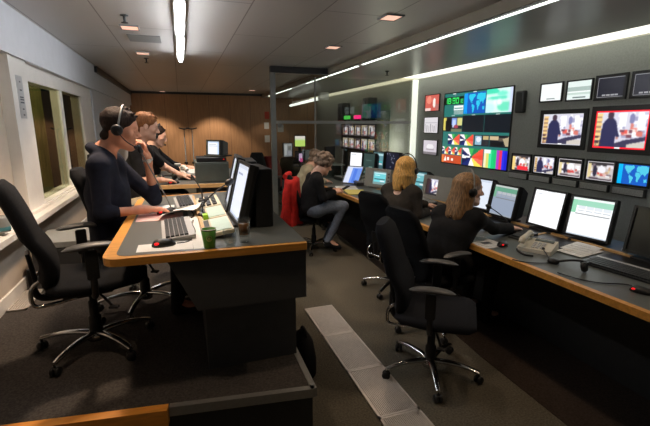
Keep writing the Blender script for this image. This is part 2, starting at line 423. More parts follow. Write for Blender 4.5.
def _dist(p, X):
    if p[0] == 'c':
        a, b, ra, rb = p[1:5]; ab = b - a; L = ab @ ab + 1e-12
        q = X - a; t = np.clip((q @ ab) / L, 0, 1)
        return np.linalg.norm(q - t[..., None] * ab, axis=-1) - (ra + (rb - ra) * t)
    c, r, rot = p[1:4]
    q = (X - c) @ rot
    k0 = np.linalg.norm(q / r, axis=-1); k1 = np.linalg.norm(q / (r * r), axis=-1) + 1e-9
    return k0 * (k0 - 1) / k1
def _bb(p):
    if p[0] == 'c': return np.minimum(p[1] - p[3], p[2] - p[4]), np.maximum(p[1] + p[3], p[2] + p[4])
    R_ = p[2].max(); return p[1] - R_, p[1] + R_
def sdf_mesh(prims, h):
    lo = np.min([_bb(p)[0] for p in prims if p[0] != 's'], axis=0) - 4 * h; hi = np.max([_bb(p)[1] for p in prims if p[0] != 's'], axis=0) + 4 * h
    n = np.ceil((hi - lo) / h).astype(int) + 1
    D = np.full(n, 1., np.float32)
    ax = [lo[i] + h * np.arange(n[i]) for i in range(3)]
    for p in prims:
        sub = p[0] == 's'; q = p[1] if sub else p
        k = q[-1]; b0, b1 = _bb(q); pad = k + 3 * h
        i0 = np.clip(np.floor((b0 - pad - lo) / h).astype(int), 0, n); i1 = np.clip(np.ceil((b1 + pad - lo) / h).astype(int) + 1, 0, n)
        if (i1 <= i0).any(): continue
        sl = tuple(slice(i0[i], i1[i]) for i in range(3))
        X = np.stack(np.meshgrid(*[ax[i][sl[i]] for i in range(3)], indexing='ij'), -1)
        d = _dist(q, X); o = D[sl]
        if sub:
            d = -d; m = np.maximum(k - np.abs(o - d), 0) / k; D[sl] = np.maximum(o, d) + m * m * k / 4
        else:
            m = np.maximum(k - np.abs(o - d), 0) / k; D[sl] = np.minimum(o, d) - m * m * k / 4
    # surface nets
    s = D < 0
    nx, ny, nz = D.shape
    cnt = np.zeros((nx - 1, ny - 1, nz - 1), np.int8); acc = np.zeros((nx - 1, ny - 1, nz - 1, 3), np.float32)
    offs = [(0, 0, 0), (1, 0, 0), (0, 1, 0), (1, 1, 0), (0, 0, 1), (1, 0, 1), (0, 1, 1), (1, 1, 1)]
    sh = lambda o: (slice(o[0], nx - 1 + o[0]), slice(o[1], ny - 1 + o[1]), slice(o[2], nz - 1 + o[2]))
    for a in offs:
        for axis in range(3):
            if a[axis]: continue
            b = list(a); b[axis] = 1
            A, B = D[sh(a)], D[sh(b)]
            cr = (A < 0) != (B < 0)
            den = np.where(cr, A - B, 1.); t = np.where(cr, A / den, 0)
            for c in range(3): acc[..., c] += np.where(cr, a[c] + (t if c == axis else 0), 0)
            cnt += cr
    act = cnt > 0; idx = np.full(act.shape, -1, np.int64); idx[act] = np.arange(act.sum())
    g = np.argwhere(act); V = lo + h * (g + acc[act] / cnt[act][:, None])
    F = []
    for axis in range(3):
        u, v = (axis + 1) % 3, (axis + 2) % 3
        a = [slice(0, None)] * 3; b = [slice(0, None)] * 3
        a[axis] = slice(0, -1); b[axis] = slice(1, None)
        S0, S1 = s[tuple(a)], s[tuple(b)]
        e = np.argwhere(S0 != S1)
        e = e[(e[:, u] > 0) & (e[:, v] > 0) & (e[:, u] < D.shape[u] - 1) & (e[:, v] < D.shape[v] - 1)]
        if not len(e): continue
        fl = S0[e[:, 0], e[:, 1], e[:, 2]]
        q = []
        for du, dv in ((-1, -1), (0, -1), (0, 0), (-1, 0)):
            w = e.copy(); w[:, u] += du; w[:, v] += dv; q.append(idx[w[:, 0], w[:, 1], w[:, 2]])
        q = np.stack(q, 1); q[~fl] = q[~fl][:, ::-1]; F.append(q)
    return V, np.concatenate(F)

def sdf_obj(name, prims, h, m, parent=None, base=(0, 0, 0), mats=None, pick=None):
    V, F = sdf_mesh(prims, h)
    V = V - np.array(base)
    me = bpy.data.meshes.new(name); me.from_pydata(V.tolist(), [], F.tolist()); me.update()
    for x in (mats or [m]): me.materials.append(x)
    me.polygons.foreach_set('use_smooth', np.ones(len(F), bool))
    if pick:
        cen = V[F].mean(1) + np.array(base); me.polygons.foreach_set('material_index', pick(cen).astype(np.int32))
    me.update()
    o = bpy.data.objects.new(name, me); C.objects.link(o)
    if parent is not None: o.parent = parent
    return o

def hand_prims(w, d, n, side, curl=.35, sc=1., thumb_in=.0):
    """w wrist, d direction of the fingers, n palm normal (out of the palm), side = direction to the thumb"""
    d = unit(d); n = unit(np.array(n) - d * (np.array(n) @ d)); t = unit(np.array(side) - d * (np.array(side) @ d) - n * (np.array(side) @ n))
    w = np.array(w, float); P = []
    P.append(cone(w - d * .03 * sc, w + d * .02 * sc, .026 * sc, .027 * sc, .02))
    for s_ in (-.028, -.01, .01, .028): P.append(cone(w + d * .015 * sc + t * s_ * .7 * sc, w + (d * .088 + t * s_) * sc, .017 * sc, .0135 * sc, .012))
    for s_, L in ((.030, .070), (.010, .080), (-.010, .074), (-.029, .058)):
        p = w + (d * .086 + t * s_) * sc; ang = curl * .5
        for q, rr in ((.42, .0095), (.32, .0088), (.26, .0080)):
            v = d * math.cos(ang) + n * math.sin(ang) + t * s_ * 1.2; e = p + unit(v) * L * q * sc
            P.append(cone(p, e, rr * sc, rr * .94 * sc, .005)); p = e; ang += curl
    p = w + (d * .02 + t * .026) * sc
    e = p + unit(d * .6 + t * .75 + n * .25) * .045 * sc; P.append(cone(p, e, .015 * sc, .0115 * sc, .01))
    f = e + unit(d * .85 + t * .35 + n * .3) * .03 * sc; P.append(cone(e, f, .011 * sc, .0095 * sc, .006))
    P.append(cone(f, f + unit(d + t * .1 + n * .3) * .024 * sc, .0098 * sc, .008 * sc, .006))
    return P

def head_frame(f, up=(0, 0, 1)):
    f = unit(f); r = unit(np.cross(f, up)); u = np.cross(r, f); return f, r, u
def head_prims(c, f, sc=1., up=(0, 0, 1)):
    f, r, u = head_frame(f, up); c = np.array(c, float); rot = np.stack([f, r, u], 1)
    L = lambda a, b, z: c + (f * a + r * b + u * z) * sc
    P = [ell(L(-.008, 0, .035), np.array((.098, .076, .088)) * sc, rot, .02), ell(L(.026, 0, -.03), np.array((.066, .060, .086)) * sc, rot, .03),
         cone(L(.01, .04, -.07), L(.066, .012, -.096), .026 * sc, .02 * sc, .03), cone(L(.01, -.04, -.07), L(.066, -.012, -.096), .026 * sc, .02 * sc, .03),
         ell(L(.073, 0, -.096), np.array((.021, .024, .02)) * sc, rot, .02),
         cone(L(.088, 0, .012), L(.114, 0, -.028), .008 * sc, .0125 * sc, .012), cone(L(.1, .011, -.034), L(.1, -.011, -.034), .0085 * sc, .0085 * sc, .008),
         cone(L(.082, .03, .026), L(.082, -.03, .026), .012 * sc, .012 * sc, .018),
         cone(L(.086, .016, -.062), L(.086, -.016, -.062), .0085 * sc, .0085 * sc, .008), cone(L(.083, .013, -.074), L(.083, -.013, -.074), .008 * sc, .008 * sc, .008),
         ell(L(.058, .04, -.02), np.array((.024, .022, .022)) * sc, rot, .02), ell(L(.058, -.04, -.02), np.array((.024, .022, .022)) * sc, rot, .02)]
    for s_ in (1, -1):
        P.append(('s', ell(L(.098, .031 * s_, .006), np.array((.018, .016, .010)) * sc, rot, .012)))
        P.append(ell(L(.081, .031 * s_, .006), np.array((.0125, .0125, .0105)) * sc, rot, .003))
        P.append(ell(L(-.006, .077 * s_, -.005), np.array((.02, .009, .032)) * sc, rot, .01))
        P.append(('s', ell(L(.002, .088 * s_, -.003), np.array((.009, .006, .018)) * sc, rot, .006)))
    return P
def hair_prims(c, f, style, sc=1., up=(0, 0, 1)):
    f, r, u = head_frame(f, up); c = np.array(c, float); rot = np.stack([f, r, u], 1)
    L = lambda a, b, z: c + (f * a + r * b + u * z) * sc
    rnd = random.Random(hash(style) % 7 if False else len(style)); P = []
    if style in ('short', 'tousled'):
        P = [ell(L(-.016, 0, .045), np.array((.104, .083, .088)) * sc, rot, .02), cone(L(-.075, .03, -.05), L(-.075, -.03, -.05), .03 * sc, .03 * sc, .03),
             cone(L(.01, .066, .04), L(.008, .069, -.012), .014 * sc, .011 * sc, .015), cone(L(.01, -.066, .04), L(.008, -.069, -.012), .014 * sc, .011 * sc, .015)]
        for i in range(26 if style == 'tousled' else 14):
            a = rnd.uniform(-PI, PI); e = rnd.uniform(.25, 1.3)
            d = np.array((math.cos(a) * math.cos(e), math.sin(a) * math.cos(e) * .85, math.sin(e)))
            p = L(-.016 + d[0] * .095, d[1] * .08, .045 + d[2] * .08); P.append(cone(p, p + (f * rnd.uniform(-.01, .03) + u * .012 + r * rnd.uniform(-.015, .015)) * sc, .013 * sc, .007 * sc, .012))
        P.append(('s', ell(L(.103, 0, -.012), np.array((.056, .1, .088)) * sc, rot, .012)))
        for s_ in (1, -1): P.append(('s', ell(L(.0, .085 * s_, -.012), np.array((.022, .016, .03)) * sc, rot, .006)))
    elif style == 'curly':
        P = [ell(L(-.02, 0, .035), np.array((.115, .095, .1)) * sc, rot, .02)]
        for i in range(90):
            a = rnd.uniform(-PI, PI); e = rnd.uniform(-.6, 1.5)
            d = np.array((math.cos(a) * math.cos(e), math.sin(a) * math.cos(e), math.sin(e)))
            if d[0] > .55 and d[2] < .45: continue
            P.append(ell(L(-.02 + d[0] * .112, d[1] * .098, .035 + d[2] * .1), np.array((.024, .024, .024)) * sc * rnd.uniform(.7, 1.3), None, .005))
        P.append(('s', ell(L(.1, 0, -.025), np.array((.06, .085, .08)) * sc, rot, .012)))
    else:
        drop = {'bob': -.185, 'long': -.25}[style]
        P = [ell(L(-.018, 0, .042), np.array((.11, .09, .092)) * sc, rot, .02), ell(L(-.058, 0, -.09), np.array((.05, .082, .10)) * sc, rot, .03)]
        for i in range(44):
            a = rnd.uniform(*((1.2, 2 * PI - 1.2) if style == 'long' else (.8, 2 * PI - .8)))
            x, y = math.cos(a), math.sin(a)
            p0 = L(-.012 + x * .085, y * .078, .05 + rnd.uniform(-.02, .02)); p1 = L(-.02 + x * .1, y * .092, -.06)
            en = drop * rnd.uniform(.72, 1.08)
            p2 = L(-.03 + x * (.1 if style == 'bob' else .125) - (.02 if style == 'long' else 0), y * (.088 if style == 'bob' else .12), en)
            P += [cone(p0, p1, .017 * sc, .018 * sc, .012), cone(p1, p2, .018 * sc, .010 * sc, .012)]
        P.append(('s', ell(L(.1, 0, -.045), np.array((.058, .072, .098)) * sc, rot, .012)))
    return P

def person(label, J, cloth, trousers, skin, hair, style, h=.008, sc=1., sleeve='long', female=False, shoe='black_cloth', group=None, hood=False):
    J = {k: np.array(v, float) for k, v in J.items()}
    hf, hr, hu = head_frame(J['face'], J.get('hup', np.array((0, 0, 1.))))
    hc = J['head']; neck = J['neck']; sR, sL = J['sR'], J['sL']; pel = J['pel']; hipR, hipL = J['hipR'], J['hipL']
    chest = (sR + sL) / 2 * .62 + pel * .38; mid = (sR + sL) / 2 * .3 + pel * .7
    hw = .6
    def torso(g, k=.06):
        P = [cone(sR, sL, .052 + g, .052 + g, k)]
        for s_, hp in ((sR, hipR), (sL, hipL)):
            ins = s_ * hw + (sR + sL) / 2 * (1 - hw); P += [cone(ins - (0, 0, .05), chest + (s_ - (sR + sL) / 2) * .4, .085 + g, .098 + g, k), cone(chest + (s_ - (sR + sL) / 2) * .4, hp * .8 + pel * .2 + (0, 0, .05), .098 + g, (.1 if female else .108) + g, k)]
        P += [cone(chest, mid, .105 + g, .105 + g, k), cone(mid, pel, .105 + g, .115 + g, k)]
        P += [cone(neck, (sR * .7 + neck * .3), .042 + g, .042 + g, k), cone(neck, (sL * .7 + neck * .3), .042 + g, .042 + g, k)]
        return P
    def arm(s_, e, w, g, frac=1., flare=0):
        P = [cone(s_, e, .050 * (.9 if female else 1) + g, .040 * (.9 if female else 1) + g, .03)]
        if frac > 0: P.append(cone(e, e + (w - e) * frac, .040 * (.92 if female else 1) + g, (.027 if frac == 1 else .034) + g + flare, .02))
        return P
    def legs(g, k=.04):
        P = [cone(hipR, hipL, .11 + g, .11 + g, .05), cone(pel, (hipR + hipL) / 2, .11 + g, .11 + g, .05)]
        for a in 'RL': P += [cone(J['hip' + a], J['knee' + a], .082 + g, .058 + g, k), cone(J['knee' + a], J['ank' + a], .056 + g, .038 + g, k)]
        return P
    B = head_prims(hc, hf, sc, hu)
    B += [cone(hc - hf * .025 * sc - hu * .045 * sc, neck, .052 * sc, .058 * sc, .03), cone(neck, chest, .06, .08, .05)]
    B += torso(-.012)
    B += arm(sR, J['eR'], J['wR'], -.004) + arm(sL, J['eL'], J['wL'], -.004)
    B += legs(-.012)
    for a in 'RL':
        B += hand_prims(J['w' + a], J['d' + a], J['n' + a], J['t' + a], curl=float(J.get('curl' + a, .35)), sc=sc * (.92 if female else 1.))
        B += [cone(J['ank' + a], J['ank' + a] + unit(J['toe']) * .12 - (0, 0, .04), .035, .03, .03)]
    base = np.array((pel[0], pel[1], min(J['ankR'][2], J['ankL'][2]) - .08))
    body = sdf_obj('person', B, h, M[skin], None, base)
    body.location = base.tolist(); tag(body, label, 'person', group)
    T = torso(.008)
    fr = {'long': .97, 'half': .25, 'none': -1}[sleeve]
    for s_, e, w in ((sR, J['eR'], J['wR']), (sL, J['eL'], J['wL'])): T += arm(s_, e, w, .010, fr, .004) if fr > 0 else [cone(s_, s_ + (e - s_) * .75, .062, .056, .03)]
    if hood:
        for k in range(9):
            a = PI * k / 8; p = neck - hf * math.sin(a) * .07 + hr * math.cos(a) * .078 + np.array((0, 0, .005 + .025 * math.sin(a))); T.append(ell(p, (.03, .03, .026), None, .03))
    T.append(('s', cone(neck + hu * .045, hc, .058 * sc, .062 * sc, .01)))
    # wrinkles: shallow grooves at elbow and waist
    sdf_obj('shirt', T, h, M[cloth], body, base)
    sdf_obj('trousers', legs(.006), h, M[trousers], body, base)
    for a in 'RL':
        an, td = J['ank' + a], unit(J['toe'])
        sdf_obj('shoe', [cone(an + (0, 0, -.02), an - (0, 0, .035), .045, .045, .02), cone(an - (0, 0, .042), an + td * .15 - (0, 0, .05), .04, .034, .03)], max(h, .009), M[shoe], body, base)
    sdf_obj('hair', hair_prims(hc, hf, style, sc, hu), min(h, .007), M[hair], body, base)
    return body

def headset(label, c, f, sc=1., up=(0, 0, 1), mic=1, metal='black_plastic'):
    """band over the head, two ear cups, boom microphone; local axes from the head"""
    f, r, u = head_frame(f, up); c = np.array(c, float)
    t = thing('headset', label, 'headset', c.tolist())
    L = lambda a, b, z: Vector(((f * a + r * b + u * z) * sc).tolist())
    rot = Matrix((f, r, u)).transposed().to_4x4()
    m = MB(); m.tube([L(0, .1 * math.cos(a), -.005 + .15 * math.sin(a)) for a in np.linspace(.05, PI - .05, 19)], .006, 8); m.build('headband', M[metal], t)
    for s_ in (1, -1):
        m = MB(); m.lathe([(.001, -.014), (.03, -.014), (.036, 0), (.03, .014), (.001, .014)], L(-.004, .099 * s_, -.004), rot @ R(90), 18); m.build('ear_cup', M['black_plastic'], t)
    b = MB(); b.tube([L(0, .112 * mic, -.01), L(.05, .108 * mic, -.06), L(.1, .07 * mic, -.085)], .0035, 6, smooth_path=2); bo = b.build('microphone_boom', M['black_plastic'], t)
    s2 = MB(); s2.sphere(L(.104, .066 * mic, -.086), .012 * sc, None, 8); s2.build('microphone', M['black_plastic'], bo)
    return t

# ================================================================ THE SETTING
HP = .33            # raised floor on the left
ZC = 2.62           # ceiling
XW = 4.27           # monitor wall
XL = -1.30          # left wall
YB = 13.2           # far wall

struct(MB().box((1.6, 6.2, -.05), (8.2, 16., .1)).build('floor', M['carpet']))
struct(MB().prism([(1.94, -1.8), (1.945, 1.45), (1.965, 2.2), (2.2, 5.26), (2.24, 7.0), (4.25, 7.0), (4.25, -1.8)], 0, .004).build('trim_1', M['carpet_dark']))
plat = [(XL, 2.035), (.50, 1.80), (.555, 1.80), (.615, 6.2), (XL, 6.2)]
struct(MB().prism(plat, 0, HP - .012).build('trim_2', M['black_face']))
struct(MB().prism([(XL, 2.037), (.56, 1.802), (.614, 6.2), (XL, 6.2)], HP - .012, HP).build('trim_3', M['platform_carpet']))
# metal nosing on the platform edge, wooden step edge on the left
def bar_between(a, b, w, z0, z1, m, name, kind=True):
    a = Vector(a); b = Vector(b); d = (b - a).normalized(); n = Vector((d.y, -d.x))
    o = MB().prism([tuple(a - n * .02), tuple(b - n * .02), tuple(b + n * w), tuple(a + n * w)], z0, z1).build(name, m)
    return struct(o) if kind else o
bar_between((-.14, 1.884), (.562, 1.793), .012, HP - .045, HP + .004, M['alu'], 'trim_4')
bar_between((.562, 1.785), (.62, 6.2), .012, HP - .045, HP + .004, M['alu'], 'trim_5')
bar_between((XL, 2.02), (-.145, 1.872), .03, HP - .075, HP + .012, M['step_wood'], 'trim_6')

struct(MB().box((1.6, 6.2, ZC + .03), (8.2, 16., .06)).build('ceiling', M['ceiling']))
XS = 2.485
struct(MB().box(((XS + 3.9) / 2 + .006, 6.2, 2.565), (3.9 - XS, 16., .11)).build('trim_7', M['soffit']))
struct(MB().box((XS - .003, 6.2, 2.572), (.014, 16., .096)).build('trim_8', M['fascia']))
struct(MB().box((XW + .08, 6.2, 1.25), (.16, 16., 2.5)).build('wall_right', M['fabric_wall']))
struct(MB().box((XW + .11, 6.2, 2.56), (.1, 16., .12)).build('trim_9', M['frame_white']))
struct(MB().box((1.6, YB + .1, 1.31), (8.2, .2, 2.62)).build('wall_back', M['back_wood']))
struct(MB().box((1.6, -1.9, 1.31), (8.2, .2, 2.62)).build('wall_front', M['fabric_wall']))

# left wall: band above, posts, window, ledge
o = MB()
o.box((XL - .05, 5.6, 2.425), (.17, 15.2, .40))
struct(o.build('wall_left', M['wall_white']))
struct(MB().box((XL - .1, 3.3, .62), (.2, 10.6, .58)).build('trim_17', M['wall_warm_lit']))
lw = MB()
lw.box((XL - .1, 10.4, 1.28), (.2, 5.5, 1.90))
struct(lw.build('trim_10', M['wall_white']))
struct(MB().box((XL - .06, 4.385, 1.57), (.14, .42, 1.31)).build('trim_11', M['frame_white']))
struct(MB().box((XL - .14, 1.2, 1.57), (.14, 5.9, 1.31)).build('trim_12', M['wall_warm_lit']))
w = struct(MB().box((XL - .085, 5.75, 2.145), (.13, 2.32, .16)).box((XL - .085, 7.28, 1.57), (.13, .75, 1.31)).box((XL - .075, 5.86, 1.49), (.10, .11, 1.16)).box((XL - .06, 5.75, .915), (.16, 2.4, .03)).build('window_1', M['frame_white']))
MB().box((XL - .045, 5.2, 1.49), (.008, 1.25, 1.16)).build('pane', M['window_glass'], w)
MB().box((XL - .045, 6.42, 1.49), (.008, 1.02, 1.16)).build('pane', M['window_glass'], w)
struct(MB().box((XL + .03, 4.2, .865), (.18, 8.4, .05), bevel=.006).box((XL + .0, 4.2, .9), (.10, 8.4, .03)).build('trim_13', M['frame_white']))
struct(MB().box((XL + .008, 5.6, HP + .05), (.016, 15., .10)).build('baseboard_left', M['frame_white']))
# room seen through the window: far wall and curtain
struct(MB().box((-3.4, 5.8, 1.3), (.1, 5., 2.6)).build('trim_14', M['wall_white']))
ct = MB()
for y0, y1, x in ((4.5, 5.1, -1.75), (5.35, 5.62, -1.72), (6.0, 7.2, -1.9)):
    n = 60; top = [(x + .035 * math.sin(i * .9), y0 + (y1 - y0) * i / n) for i in range(n + 1)]
    for i in range(n): ct.poly([(*top[i], .7), (*top[i + 1], .7), (*top[i + 1], 2.3), (*top[i], 2.3)])
tag(ct.build('curtain', M['olive_curtain'], fix=False), 'olive curtain hanging behind the window on the left wall', 'curtain')
# dark joint between ceiling and wall further back
struct(MB().box((XL + .05, 10.5, 2.56), (.05, 5.2, .09)).build('trim_15', M['black_plastic']))
# dark top seam of the far wall
struct(MB().box((1.6, YB - .02, 2.59), (5.8, .05, .06)).build('trim_16', M['dark_plastic']))
for i in range(9):
    struct(MB().box((-1.0 + i * .62, YB - .001, 1.3), (.006, .006, 2.5)).build('trim_%d' % (30 + i), M['dark_plastic']))

# glass partition
YP = 7.05
pt = thing('glass_partition', 'glass partition with grey post and rails across the room behind the desks', 'glass partition', (1.51, YP, 0))
MB().box((0, 0, 1.26), (.085, .07, 2.52)).build('post', M['grey_paint'], pt)
MB().box((.49, 0, 2.57), (1.06, .09, .098)).build('header', M['dark_plastic'], pt)
MB().box((1.36, 0, 1.715), (2.63, .05, .05)).build('rail', M['alu'], pt)
MB().box((.745, 0, 2.1), (.022, .03, .74)).box((.745, 0, 1.215), (.022, .03, .93)).build('mullion', M['alu'], pt)
MB().box((.37, 0, 1.22), (.725, .008, .94)).build('glass_pane', M['partition_glass'], pt)
MB().box((1.71, 0, 1.22), (1.9, .008, .94)).build('glass_pane', M['partition_glass'], pt)
MB().box((.37, 0, 2.12), (.725, .008, .77)).build('glass_pane', M['partition_glass'], pt)
MB().box((1.71, 0, 2.1), (1.9, .008, .74)).build('glass_pane', M['partition_glass'], pt)
MB().box((1.4, 0, .36), (2.54, .03, .72)).build('lower_panel', M['desk_black'], pt)
pp = tag(MB().box((4.215, YP - .04, 1.249), (.10, .05, 2.498), bevel=.004).build('corner_post', M['post_glow']), 'white floor-to-ceiling post with added glow where the glass partition meets the monitor wall', 'post')
tag(MB().lathe([(.0001, 0), (.042, 0), (.042, .003), (.0001, .003)], (1.618, YP - .009, 1.665), R(90), 24).build('glass_sticker', M['grey_plastic']), 'round grey sticker on the glass just right of the grey post', 'sticker')

# ---------------------------------------------------------------- ceiling fittings
def light_strip(name, label, cat, loc, size, m, body, group=None):
    t = thing(name, label, cat, loc, 0, group)
    MB().box((0, 0, size[2] / 2 + .012), (size[0] + .02, size[1] + .02, .02)).build('housing', M[body], t)
    MB().box((0, 0, 0), size, bevel=.008).build('diffuser', M[m], t)
    return t
for (y0, y1, lb) in ((2.3, 3.40, 'nearest tube of the white ceiling light line, cut by the top of the picture'), (3.52, 4.70, 'middle and longest-looking tube of the white ceiling light line'), (4.84, 6.2, 'far tube of the white ceiling light line')):
    t = thing('tube_light', lb, 'ceiling light', (.057 + .006 * (y0 - 3), (y0 + y1) / 2, 2.525), 0, 'tubes of the left ceiling light line')
    MB().box((0, 0, .042), (.085, y1 - y0, .02)).box((0, -(y1 - y0) * .4, .085), (.02, .02, .07)).box((0, (y1 - y0) * .4, .085), (.02, .02, .07)).build('housing', M['white_plastic'], t)
    MB().tube([(0, -(y1 - y0) / 2 + .01, 0), (0, (y1 - y0) / 2 - .01, 0)], .027, 12).build('tube', M['tube'], t)
tag(MB().tube([(.12, 5.06, 2.605), (.125, 5.8, 2.605)], .009, 8).build('light_bracket', M['white_plastic']), 'thin white rod beside the middle tube light on the ceiling', 'bracket')
DL = [(-.41, 4.81, 'left row, nearest: peach downlight over the first operator'), (-.41, 6.38, 'left row, second: peach downlight over the second operator'), (-.41, 13.0, 'left row, tiny far peach downlight close to the orange wall'),
      (1.88, 3.6, 'right row, nearest: peach downlight above the picture centre'), (1.88, 5.13, 'right row, second: peach downlight before the glass partition'), (1.95, 11.8, 'right row, tiny far peach downlight left of the grey post')]
for x, y, lb in DL:
    t = thing('downlight', lb, 'downlight', (x, y, ZC), 0, 'square peach downlights')
    f = MB()
    for sx in (1, -1): f.box((sx * .082, 0, -.006), (.012, .19, .012)); f.box((0, sx * .095, -.006), (.176, .012, .012))
    f.build('frame', M['grey_plastic'], t)
    MB().box((0, 0, -.004), (.15, .176, .006)).build('diffuser', M['downlight'], t)
for i, (x, y, lb) in enumerate([(-.405, 4.32, 'sprinkler head just before the nearest left downlight'), (-.4, 6.85, 'sprinkler head just behind the second left downlight'), (3.2, 6.2, 'sprinkler head under the dropped soffit, left of the white post top')]):
    z = ZC if x < 2.4 else 2.51
    t = thing('sprinkler', lb, 'sprinkler', (x, y, z), 0, 'ceiling sprinklers')
    MB().lathe([(.035, 0), (.035, -.006), (.012, -.012), (.01, -.05), (.014, -.055), (.001, -.056)][::-1], seg=14).build('body', M['dark_plastic'], t)
    MB().lathe([(.001, -.066), (.03, -.066), (.03, -.062), (.001, -.062)], seg=14).build('deflector', M['dark_plastic'], t)
tag(MB().box((-.31, 5.35, ZC - .004), (.34, .38, .008), bevel=.002).build('ceiling_hatch', M['grey_plastic']), 'grey flush access hatch in the ceiling beside the light line', 'ceiling hatch')
for y0, y1, lb in ((1.2, 3.92, 'nearest, longest'), (3.96, 5.6, 'second'), (5.75, 7.0, 'third, just before the partition'), (7.12, 8.4, 'fourth, first one beyond the glass'), (9.6, 12.2, 'last, far beyond the glass')):
    t = thing('light_line', 'slim white light line along the dropped soffit edge: %s segment' % lb, 'ceiling light', (XS + .012, (y0 + y1) / 2, 2.5), 0, 'light lines on the soffit edge')
    MB().box((0, 0, .008), (.04, y1 - y0, .012)).build('housing', M['alu'], t)
    MB().box((0, 0, -.001), (.03, y1 - y0 - .01, .010)).build('diffuser', M['rail_light'], t)
t = thing('cove_light', 'long bright white cove light between monitor wall and soffit', 'cove light', (4.09, 2.9, 2.53))
MB().box((0, 0, .045), (.37, 8.2, .02)).build('housing', M['white_plastic'], t)
MB().box((0, 0, .0), (.35, 8.16, .03)).build('diffuser', M['cove'], t)
t = thing('cove_light', 'dim yellowish cove light continuing beyond the glass partition', 'cove light', (4.12, 10.1, 2.53))
MB().box((0, 0, .045), (.30, 6.0, .02)).build('housing', M['white_plastic'], t)
MB().box((0, 0, .0), (.26, 5.9, .03)).build('diffuser', M['cove_dim'], t)
t = thing('pendant_light', 'hanging white tube light behind the glass partition', 'pendant light', (3.15, 10.6, 2.27))
MB().tube([(.14, 2.2, 0), (-.1, -1.55, 0)], .035, 10).build('tube', M['pendant'], t)
MB().box((-.1, -1.66, .03), (.2, .2, .16), bevel=.01).build('end_box', M['white_plastic'], t)
for y in (-1.5, 1.9): MB().tube([(-.1 if y < 0 else .12, y, .03), (-.1 if y < 0 else .12, y, .235)], .006, 6).build('suspension_wire', M['white_plastic'], t)

# floor grilles
def grille(loc, w, l, label, bars_y, bars_x, group):
    t = thing('floor_grille', label, 'floor grille', loc, 0, group)
    MB().box((0, 0, .003), (w, l, .002)).build('duct', M['pit'], t)
    f = MB()
    for s_ in (1, -1): f.box((s_ * (w / 2 - .006), 0, .008), (.012, l, .012)); f.box((0, s_ * (l / 2 - .007), .008), (w, .014, .012))
    f.build('frame', M['grille'], t)
    g = MB()
    for i in range(bars_x): g.box((-w / 2 + w * (i + .5) / bars_x, 0, .008), (w / bars_x * .5, l - .02, .007))
    for i in range(bars_y): g.box((0, -l / 2 + l * (i + .5) / bars_y, .0075), (w - .02, l / bars_y * .34, .006))
    g.build('grid', M['grille'], t)
for y0, y1, lb in ((2.83, 3.36, 'farthest floor grille panel of the row, its end free on the carpet'), (2.325, 2.83, 'second farthest floor grille panel of the row'), (1.84, 2.325, 'floor grille panel under the castor of the empty front chair'), (1.34, 1.84, 'nearest floor grille panel, cut by the bottom of the picture')):
    grille((1.0965, (y0 + y1) / 2, 0), .265, y1 - y0 - .002, lb, int((y1 - y0) / .0105), 24, 'floor grilles in the walkway')
grille((-1.215, 3.55, HP), .13, .4, 'small floor grille against the left wall behind the front left chair', 30, 8, None)

# ================================================================ MONITOR WALL
def wall_monitor(label, yc, zc, w, h, im, gain, bez=.03, depth=.010, group=None, name='wall_monitor', proud=.0):
    t = thing(name, label, 'monitor', (XW, yc, zc), -90, group)
    MB().box((0, -depth / 2, 0), (w + 2 * bez, depth, h + 2 * bez), bevel=.004).build('housing', M['black_plastic'], t)
    f = MB(); y = -depth - .004
    for s_ in (1, -1): f.box((s_ * (w / 2 + bez / 2), y, 0), (bez, .012, h + 2 * bez)); f.box((0, y, s_ * (h / 2 + bez / 2)), (w, .012, bez))
    f.build('bezel', M['black_plastic'], t)
    screen('screen', im, w, h, t, gain, Matrix.Translation((0, -depth - .002, 0)))
    return t

# projection cube with the multi-picture display
G = (38, 112, 106)
mv = Img(224, 164, G)
clk = Img(73, 48, G); clk.rect(0, 0, 1, .44, (4, 14, 10))
for ch, x, w_ in (('1', .02, .13), ('8', .185, .15), (':', .35, .07), ('3', .43, .15), ('0', .61, .15)): seven(clk, ch, x, .06, w_, .33, (60, 244, 110), .24)
for ch, x in (('1', .79), ('8', .89)): seven(clk, ch, x, .15, .085, .22, (50, 210, 100), .26)
clk.rect(.52, .5, 1, .76, (232, 240, 240)); clk.rect(.55, .6, .97, .66, (120, 160, 160)); clk.rect(.54, .78, 1, .98, (150, 180, 176))
for k in range(8): clk.rect(.56 + k * .055, .8, .58 + k * .055, .97, (70, 110, 110))
mv.paste(clk, .0, .05, .325, .345)
mv.paste(world_map(50, 34, (16, 84, 184), (40, 196, 226), (0, 150, 236)), .335, .02, .655, .335)
gm = Img(50, 34, (216, 246, 236))
for cx, cy, rx, ry, c in ((.2, .1, .3, .12, (70, 220, 180)), (.62, .2, .2, .1, (120, 234, 206)), (.75, .75, .3, .2, (110, 226, 190)), (.45, .55, .16, .14, (236, 250, 250)), (.1, .8, .25, .2, (196, 236, 250)), (.5, .38, .45, .06, (90, 224, 190)), (.9, .3, .12, .12, (196, 240, 236))): gm.ell(cx, cy, rx, ry, c)
gm.rect(.9, 0, 1, 1, (206, 216, 240)); gm.ell(.52, .55, .12, .15, (206, 240, 232)); gm.ell(.52, .55, .08, .1, (244, 252, 250))
gm.blur(4); mv.paste(gm, .665, .0, 1, .335)
